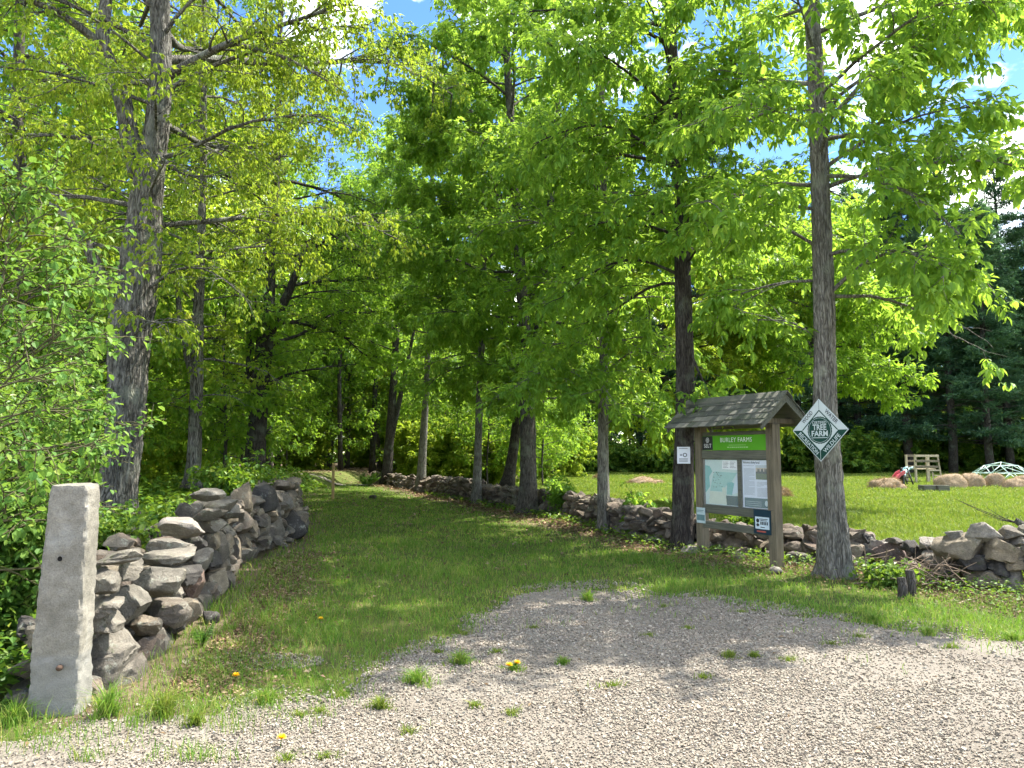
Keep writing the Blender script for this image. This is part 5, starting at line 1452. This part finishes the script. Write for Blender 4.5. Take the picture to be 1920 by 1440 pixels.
# ------------------------------------------------------------------ things in the field
def straw_tufts(P, N_, d, L, name, parent):
    V, F = leaves(P, d, L, .07, .2, False)
    return link(name, mesh_np(name, V, F), M['straw'], parent)
def heap(name, label, cat, u0, u1, v0, v1, seed, flat=1.0, group=None, depth=None, bale=False):
    y = G(0, v1)[1] if depth is None else depth
    cx = ((u0 + u1) / 2 - 960) / FPX * y; w = (u1 - u0) / FPX * y; h = (v1 - v0) / FPX * y
    root = empty(name, (cx, y + w * .3, 0), label, cat, group)
    V, F = ICO[4]
    rg = np.random.default_rng(seed)
    P = V.copy()
    e = 2.35 if bale else 2.0
    P = np.sign(P) * np.abs(P) ** (2 / e) if bale else P
    lump = sum(np.sin(V @ rg.normal(0, 2.5 + 2 * k, 3) + rg.uniform(0, 6)) * (.09 if not bale else .05) / (1 + .5 * k) for k in range(5))
    P = P * (1 + lump)[:, None]
    P[:, 2] = np.maximum(P[:, 2], -.15)
    P = P / np.abs(P).max(0)
    dims = np.array((w / 2 * (.9 if bale else 1), w * (.33 if bale else .42), h * 1.0))
    P = P * dims
    link('core', mesh_np('core', P, F, True), M['straw_core'], root)
    n = 3500; k = rg.integers(0, len(P), n); B = P[k] * rg.uniform(.95, 1.06, (n, 1))
    D = rg.normal(0, 1, (n, 3)) * np.array((1, .8, .5)); B = B[B[:, 2] > -.05]; D = D[:len(B)]
    B[:, 2] = np.maximum(B[:, 2], .01)
    straw_tufts(B, n, D, rg.uniform(.05, .13, len(B)) * (1 if bale else 1.8), 'loose_straw', root)
def field_things():
    heap('straw_pile', 'loose reddish straw pile left of the wooden play frame', 'straw pile', 1630, 1702, 897, 919, 201)
    heap('straw_pile', 'ragged flattened straw pile in the field between the slim tree and the dark tree', 'straw pile', 1172, 1246, 894, 909, 202)
    heap('straw_pile', 'small straw pile behind the slim pale tree, left of the ragged pile', 'straw pile', 1112, 1138, 889, 899, 203)
    heap('straw_pile', 'straw pile half hidden by the right post of the notice board', 'straw pile', 1448, 1482, 916, 936, 204)
    heap('straw_pile', 'straw pile beside the leaning dark tree', 'straw pile', 938, 980, 888, 906, 205)
    heap('hay_bale', 'large slumped hay bale, leftmost of the row by the climbing dome', 'hay bale', 1754, 1822, 889, 916, 206, bale=True, group='hay bales by the climbing dome')
    heap('hay_bale', 'rounded hay bale, second from the left in the row by the climbing dome', 'hay bale', 1800, 1852, 889, 915, 207, bale=True, group='hay bales by the climbing dome', depth=35.0)
    heap('hay_bale', 'boxy hay bale, third from the left in the row by the climbing dome', 'hay bale', 1846, 1888, 890, 916, 208, bale=True, group='hay bales by the climbing dome', depth=35.2)
    heap('hay_bale', 'low front hay bale at the right end of the row by the climbing dome', 'hay bale', 1880, 1936, 897, 917, 209, bale=True, group='hay bales by the climbing dome')
    heap('hay_bale', 'hay bale lying behind the right end of the row, under the climbing dome', 'hay bale', 1897, 1950, 888, 906, 210, bale=True, group='hay bales by the climbing dome', depth=38)
    # weathered timber box
    y = G(0, 922)[1]; x = (1744 - 960) / FPX * y
    root = empty('timber_box', (x, y, 0), 'low weathered timber box on the grass in front of the hay bales', 'box', rz=-.12)
    wd = M['rail_wood']; a, b, h = .5, .32, .27
    for (p0, p1, nm) in (((-a, a, -b, -b + .04), None, 'side_board'), ((-a, a, b - .04, b), None, 'side_board'), ((-a, -a + .04, -b + .041, b - .041), None, 'end_board'), ((a - .04, a, -b + .041, b - .041), None, 'end_board')):
        mb = MB(); mb.box(p0[0], p0[1], p0[2], p0[3], 0, h, bev=.006); mb.build(nm, wd, root)
    mb = MB(); mb.box(-a + .041, a - .041, -b + .041, b - .041, .02, h - .06); mb.build('fill', M['straw_core'], root)
    mb = MB(); mb.box(-.04, .04, -b - .045, -b - .001, 0, h, bev=.005); mb.build('batten', M['bark_dark'], root)
    # play frame with ladder and slides
    y = 40.0; k = y / FPX
    x = (1725 - 960) * k
    root = empty('play_frame', (x, y, 0), 'small wooden play frame with slatted rail and ladder, far out in the field', 'play frame', rz=.15)
    H_ = 1.52; wd = M['pale_wood']
    for px, py in ((-.68, -.35), (.0, -.35), (-.68, .35), (.62, .35)):
        mb = MB(); mb.box(px - .05, px + .05, py - .05, py + .05, 0, H_, bev=.008); mb.build('post', wd, root)
    mb = MB(); mb.tube([(.78, -.45, 0), (.62, -.38, H_)], (.055, .055), 4); mb.build('ladder_rail', wd, root)
    mb = MB(); mb.tube([(.28, -.45, 0), (.28, -.38, .62)], (.05, .05), 4); mb.build('ladder_rail', wd, root)
    for z in (.18, .40):
        mb = MB(); mb.box(.29, .74, -.50, -.40, z, z + .05, bev=.004); mb.build('ladder_rung', wd, root)
    for z in (1.46, 1.18, .88):
        mb = MB(); mb.box(-.72, .66, -.44, -.405, z - .05, z + .06, bev=.005); mb.build('slat', M['post_wood'] if z < 1.4 else wd, root)
        mb = MB(); mb.box(-.72, .66, .402, .43, z - .05, z + .06, bev=.005); mb.build('slat', M['post_wood'], root)
    mb = MB(); mb.box(-.62, .56, -.30, .30, .74, .79); mb.build('deck', wd, root)
    mb = MB(); mb.box(.06, .66, -.445, -.402, .66, .74); mb.build('deck_edge', wd, root)
    sl = plain('teal_plastic', (.34, .52, .50), .4, .5, 0, .06)
    mb = MB()
    prof = [(-.72, .80), (-.95, .74), (-1.15, .48), (-1.28, .25), (-1.42, .18)]
    for i in range(len(prof) - 1):
        (xa, za), (xb, zb) = prof[i], prof[i + 1]
        for ya, yb, up in ((-.2, .2, 0), (-.23, -.2, .10), (.2, .23, .10)):
            V = [(xa, ya, za - .02), (xa, yb, za - .02), (xa, yb, za + .01 + up), (xa, ya, za + .01 + up), (xb, ya, zb - .02), (xb, yb, zb - .02), (xb, yb, zb + .01 + up), (xb, ya, zb + .01 + up)]
            mb.add(V, [(0, 1, 2, 3), (7, 6, 5, 4), (0, 4, 5, 1), (1, 5, 6, 2), (2, 6, 7, 3), (3, 7, 4, 0)])
    mb.build('slide', sl, root, True)
    # red toddler slide standing in front
    x2 = (1684 - 960) * 37.5 / FPX
    root = empty('toddler_slide', (x2, 37.5, 0), 'small red plastic slide with dark steps, left of the wooden play frame', 'slide', rz=.1)
    red = plain('red_plastic', (.42, .06, .07), .4, .5, 0, .08); dk = plain('dark_plastic', (.05, .045, .045), .5, .4)
    mb = MB(); prof = [(.10, .62), (-.15, .50), (-.38, .22), (-.55, .14)]
    for i in range(3):
        (xa, za), (xb, zb) = prof[i], prof[i + 1]
        for ya, yb, up in ((-.2, .2, 0), (-.25, -.2, .14), (.2, .25, .14)):
            V = [(xa, ya, za - .03), (xa, yb, za - .03), (xa, yb, za + .01 + up), (xa, ya, za + .01 + up), (xb, ya, zb - .03), (xb, yb, zb - .03), (xb, yb, zb + .01 + up), (xb, ya, zb + .01 + up)]
            mb.add(V, [(0, 1, 2, 3), (7, 6, 5, 4), (0, 4, 5, 1), (1, 5, 6, 2), (2, 6, 7, 3), (3, 7, 4, 0)])
    mb.build('chute', red, root)
    for s in (-.23, .23):
        mb = MB(); mb.tube([(.50, s, 0), (.22, s, .80)], (.04, .035), 8); mb.build('side_rail', dk, root, True)
        mb = MB(); V, F = ICO[2]; mb.add(V * .055 + np.array((.21, s, .83)), F); mb.build('knob', dk, root, True)
    for t_ in (.25, .5, .75):
        mb = MB(); mb.box(.50 - .28 * t_ - .04, .50 - .28 * t_ + .04, -.2, .2, .80 * t_ - .02, .80 * t_ + .02); mb.build('step', dk, root)
    mb = MB(); mb.box(.0, .10, -.17, .17, 0, .55, bev=.02); mb.build('support', dk, root)
    # climbing dome
    y = 42.5; x = (1872 - 960) / FPX * y; Rd = 1.52
    root = empty('climbing_dome', (x, y, -.02), 'geodesic climbing dome of pale green tubes behind the hay bales', 'climbing dome')
    V = []; rings = [(0, 1, 1.12), (5, .55, .93), (10, .95, .50), (10, 1.08, .02)]
    idx = []
    for n, rr, z in rings:
        ids = []
        for j in range(max(1, n)):
            t_ = 2 * math.pi * (j + (.5 if n == 10 and z > .1 else 0)) / max(1, n) + .3
            ids.append(len(V)); V.append((0, 0, z) if n == 0 else (Rd * rr * math.cos(t_), Rd * rr * math.sin(t_), z))
        idx.append(ids)
    E = set()
    for j in range(5):
        E.add((idx[0][0], idx[1][j])); E.add((idx[1][j], idx[1][(j + 1) % 5]))
    for j in range(10):
        E.add((idx[2][j], idx[2][(j + 1) % 10]))
        E.add((idx[2][j], idx[3][j])); E.add((idx[2][j], idx[3][(j + 1) % 10]))
    for j in range(5):
        for q in (-1, 0, 1): E.add((idx[1][j], idx[2][(2 * j + q) % 10]))
    mt = plain('pale_green_tube', (.42, .56, .50), .4, .5, 0, .05)
    for a, b in sorted(E):
        mb = MB(); mb.tube([V[a], V[b]], (.02, .02), 6); mb.build('tube', mt, root, True)
    # marker post in the lane
    p = G(624, 936)
    root = empty('marker_post', (p[0], p[1], 0), 'slim square tan wooden marker post at the far left of the lane', 'post', rz=.3)
    mb = MB(); mb.box(-.045, .045, -.045, .045, -.1, 1.25, bev=.006); mb.build('shaft', M['tan_post'], root)
    mb = MB(); mb.box(-.03, .03, -.050, -.0452, .98, 1.06); mb.build('marker_plate', plain('marker_yellow', (.45, .33, .10), .5), root)
field_things()

# ------------------------------------------------------------------ brush, log, stubs, twigs, tufts, flowers, ferns
def small_things():
    rg = np.random.default_rng(55)
    # brush heap
    p = G(1722, 1098)
    root = empty('brush_heap', (p[0], p[1], 0), 'heap of dead brown twigs against the wall right of the sign tree', 'brush heap')
    mb = MB()
    for i in range(90):
        c = rg.normal(0, 1, 3) * np.array((.32, .18, .0)); c[2] = rg.uniform(.02, .32)
        d = rg.normal(0, 1, 3) * np.array((1, .6, .55)); P = wander(c - .2 * unit(d), d, rg.uniform(.2, .6), 4, .15, 0, rg)
        P[:, 2] = np.maximum(P[:, 2], .01); mb.tube(P, np.linspace(rg.uniform(.004, .010), .003, 4), 4, False)
    mb.build('twigs', M['twig'], root, True)
    # dry stems standing in it
    # two cut stubs
    for i, (u, v, h, lab) in enumerate(((1692, 1117, .20, 'short weathered cut stub standing left in front of the brush heap'), (1708, 1113, .26, 'taller weathered cut stub standing right in front of the brush heap'))):
        q = G(u, v); mb = MB(); mb.tube([(0, 0, -.05), (.01, 0, h * .5), (.0, .01, h)], (.052, .05, .048), 14, True, 0, trunk_ridges(3, 14, 5 + i, .12))
        tag(mb.build('tree_stub', M['bark_far'], None, False, (q[0], q[1], 0)), lab, 'stump')
    # dark log lying on the wall
    a, b = AT(1715, 1047, 10.0), AT(1800, 1012, 9.9)
    mb = MB(); mb.tube([a - a, (b - a) * .5 + np.array((0, 0, .02)), b - a], (.07, .08, .06), 14, True, 0, trunk_ridges(3, 14, 8, .1))
    tag(mb.build('log', M['bark_dark'], None, True, a), 'dark rotting log lying across the low gap in the right wall', 'log')
    a, b = AT(1903, 975, 9.1), AT(1935, 995, 9.0)
    mb = MB(); mb.tube([a - a, b - a], (.035, .05), 12); tag(mb.build('log', M['bark_dark'], None, True, a), 'short black log end poking over the boulder heap at the right edge', 'log')
    # bundle of thin bare branches leaning out over the field
    r0 = AT(1925, 985, 9.6)
    root = empty('bare_branch', r0, 'fallen bare branch whose long thin twigs reach left over the field, at the right edge', 'branch')
    mb = MB()
    for (u, v) in ((1790, 935), (1800, 940), (1830, 955), (1845, 965), (1870, 975), (1850, 952), (1900, 962)):
        e = AT(u, v, 9.9 + rg.uniform(-.1, .3)) - r0
        P = resample([(0, 0, 0), e * .5 + rg.normal(0, .02, 3) + np.array((0, 0, -.02)), e], 8); mb.tube(P, np.linspace(.006, .0025, 8), 4, False)
    mb.build('twigs', M['bark_dark'], root, True)
    # a fallen stick in the litter by the thick trunk
    for (u, v, u2, v2, lab) in ((935, 952, 985, 938, 'long grey stick lying against the wall left of the thick twin trunk'), (1150, 985, 1180, 962, 'pale stick leaning on the wall right of the slim tree'), (1258, 1035, 1272, 1012, 'short curved stick at the foot of the dark barked tree')):
        a, b = G(u, v), G(u2, v2); b = a + (b - a) / np.linalg.norm(b - a) * min(1.4, np.linalg.norm(b - a)); 
        mb = MB(); mb.tube(resample([(0, 0, .03), (b - a) * .5 + np.array((.03, 0, .10)), (b - a) + np.array((0, 0, .28))], 8), np.linspace(.022, .010, 8), 7)
        tag(mb.build('stick', M['twig'], None, True, (a[0], a[1], Hs(a[0], a[1]))), lab, 'stick')
    # grass tufts on the gravel
    tl = [(782, 1283, .13, .16, 'big grass tuft in the gravel left of the dandelions'), (862, 1246, .12, .14, 'grass tuft at the ragged turf edge above the big tuft'), (1103, 1128, .15, .10, 'dark grass tuft standing alone in the shaded gravel below the slim tree'),
          (305, 1345, .20, .14, 'tall pale grass tuft right of the granite post'), (365, 1362, .10, .10, 'low yellowish grass tuft right of the tall pale one by the post'), (200, 1345, .22, .12, 'long arching grass tuft at the foot of the granite post'), (25, 1360, .16, .16, 'grass tuft at the left edge below the granite post'),
          (1368, 1232, .06, .12, 'flat yellowish tuft, left of a pair in the gravel below the notice board'), (1414, 1234, .06, .08, 'flat yellowish tuft, right of a pair in the gravel below the notice board'), (712, 1330, .09, .09, 'sparse straw coloured tuft below the turf tongue'), (500, 1320, .12, .15, 'broad grass tuft at the turf edge left of the turf tongue'),
          (965, 1258, .07, .12, 'leafy tuft under the two dandelions'), (1055, 1248, .07, .07, 'small tuft right of the dandelions'), (1740, 1190, .09, .14, 'round grass tuft at the right gravel edge below the brush heap'), (1900, 1200, .10, .16, 'grass tuft at the gravel edge on the far right'), (1640, 1165, .12, .2, 'bushy grass tuft at the gravel edge below the sign tree')]
    for (u, v, h, r_, lab) in tl:
        q = G(u, v); n = int(160 + 900 * r_)
        a = rg.uniform(0, 6.28, n); rr = r_ * np.abs(rg.normal(0, .5, n)) * (.75 + .5 * np.sin(a * 2 + u) + .25 * np.sin(a * 5 + v))
        x, y = np.cos(a) * rr, np.sin(a) * rr * .8
        V, F = blades(x, y, h * rg.uniform(.3, 1.15, n) * np.clip(1.15 - .6 * rr / r_, .3, 1), rg.uniform(.004, .007, n), .75, np.zeros(n))
        tag(link('grass_tuft', mesh_np('grass_tuft', V, F), M['field'] if 'yellow' in lab or 'pale' in lab or 'straw' in lab else M['grass'], None, (q[0], q[1], Hs(q[0], q[1]) + .004)), lab, 'grass tuft', 'grass tufts in the gravel')
    sm = [(765, 1378), (960, 1340), (560, 1345), (600, 1338), (1215, 1195), (1480, 1240), (1560, 1210), (1320, 1272), (890, 1326), (1150, 1290), (540, 1428), (610, 1425), (1610, 1195), (1245, 1140), (1390, 1150), (1000, 1180), (1290, 1180), (640, 1310), (870, 1190), (1780, 1215), (820, 1225), (930, 1225)]
    for (u, v) in sm:
        q = G(u, v); n = 90; r_ = rg.uniform(.05, .09); a = rg.uniform(0, 6.28, n); rr = r_ * np.abs(rg.normal(0, .75, n)) * (.8 + .3 * np.sin(a * 2 + u))
        V, F = blades(np.cos(a) * rr, np.sin(a) * rr * .7, rg.uniform(.015, .06, n), rg.uniform(.004, .007, n), .9, np.zeros(n))
        tag(link('grass_tuft', mesh_np('grass_tuft', V, F), M['field'], None, (q[0], q[1], Hs(q[0], q[1]) + .004)), 'tiny sparse sprig of grass coming up through the gravel', 'grass tuft', 'tiny sprigs in the gravel')
    # dandelions
    def dandelion(u, v, lab, h=.05, n=1):
        q = G(u, v); root = empty('dandelion', (q[0], q[1], Hs(q[0], q[1])), lab, 'flower', 'dandelions')
        st = MB(); st.tube([(0, 0, 0), (.004, 0, h * .6), (.006, .002, h)], (.003, .0025, .0025), 5); st.build('stem', M['cover'], root)
        mb = MB()
        for k in range(40):
            a = k * 2.4; el = .15 + .9 * (k / 40); r0 = .026 * math.cos(el)
            d = np.array((math.cos(a) * math.cos(el), math.sin(a) * math.cos(el), math.sin(el))); s_ = np.array((-math.sin(a), math.cos(a), 0)) * .004
            c = np.array((.006, .002, h)); mb.add([c - s_, c + s_, c + d * .028 + s_ * .8, c + d * .028 - s_ * .8], [(0, 1, 2, 3)])
        mb.build('bloom', M['yellow'], root)
    for u, v, lab in ((953, 1262, 'yellow dandelion in the leafy tuft, left of the two side by side in the gravel'), (968, 1258, 'yellow dandelion in the leafy tuft, right of the two side by side in the gravel'), (600, 1168, 'yellow dandelion alone in the lane grass'), (525, 1403, 'yellow dandelion alone in the gravel near the bottom edge'), (440, 1280, 'yellow dandelion at the turf edge right of the near wall')):
        dandelion(u, v, lab)
    # ferns
    def fern(x, y, n, L, lab, sz=1.0, az0=None):
        z = Hs(x, y); root = empty('fern', (x, y, z), lab, 'fern')
        for i in range(n):
            az = (az0 if az0 is not None else 0) + i * 2.4 + rg.uniform(-.3, .3); el = rg.uniform(.7, 1.25)
            P = wander((0, 0, 0), (math.cos(az) * math.cos(el), math.sin(az) * math.cos(el), math.sin(el)), L * rg.uniform(.75, 1.1), 12, .02, -.09, rg)
            m = 26; B = []; D = []; S_ = []
            T, A, Bn = frames(P)
            hz = unit(np.cross(T, np.array((0, 0, 1.0)) + 1e-3))
            for j in range(m):
                t_ = .15 + .85 * j / m; xk = t_ * 11; k = min(int(xk), 10); q = P[k] + (P[k + 1] - P[k]) * (xk - k)
                for s in (-1, 1):
                    B.append(q); D.append(hz[k] * s + T[k] * .35 + np.array((0, 0, -.1))); S_.append(L * .26 * math.sin(math.pi * (.18 + .80 * t_)) ** .9)
            V, F = leaves(np.array(B), np.array(D), np.array(S_), .22, .2, False)
            mb = MB(); mb.add(V, F); mb.tube(P, np.linspace(.004, .001, 12), 4, False)
            mb.build('frond', M['fern'], root)
    q = G(20, 1262, .1); fern(-3.42, 4.85, 9, .50, 'bright green fern at the left edge beside the granite post')
    q = G(380, 1212); fern(q[0], q[1], 3, .22, 'small upright fern in front of the near wall')
    fern(-4.0, 10.0, 5, .42, 'fern growing at the lane side of the left wall, under its far heap')
    fern(-7.2, 37, 9, 1.0, 'fern clump at the end of the lane beside the far trail')
small_things()
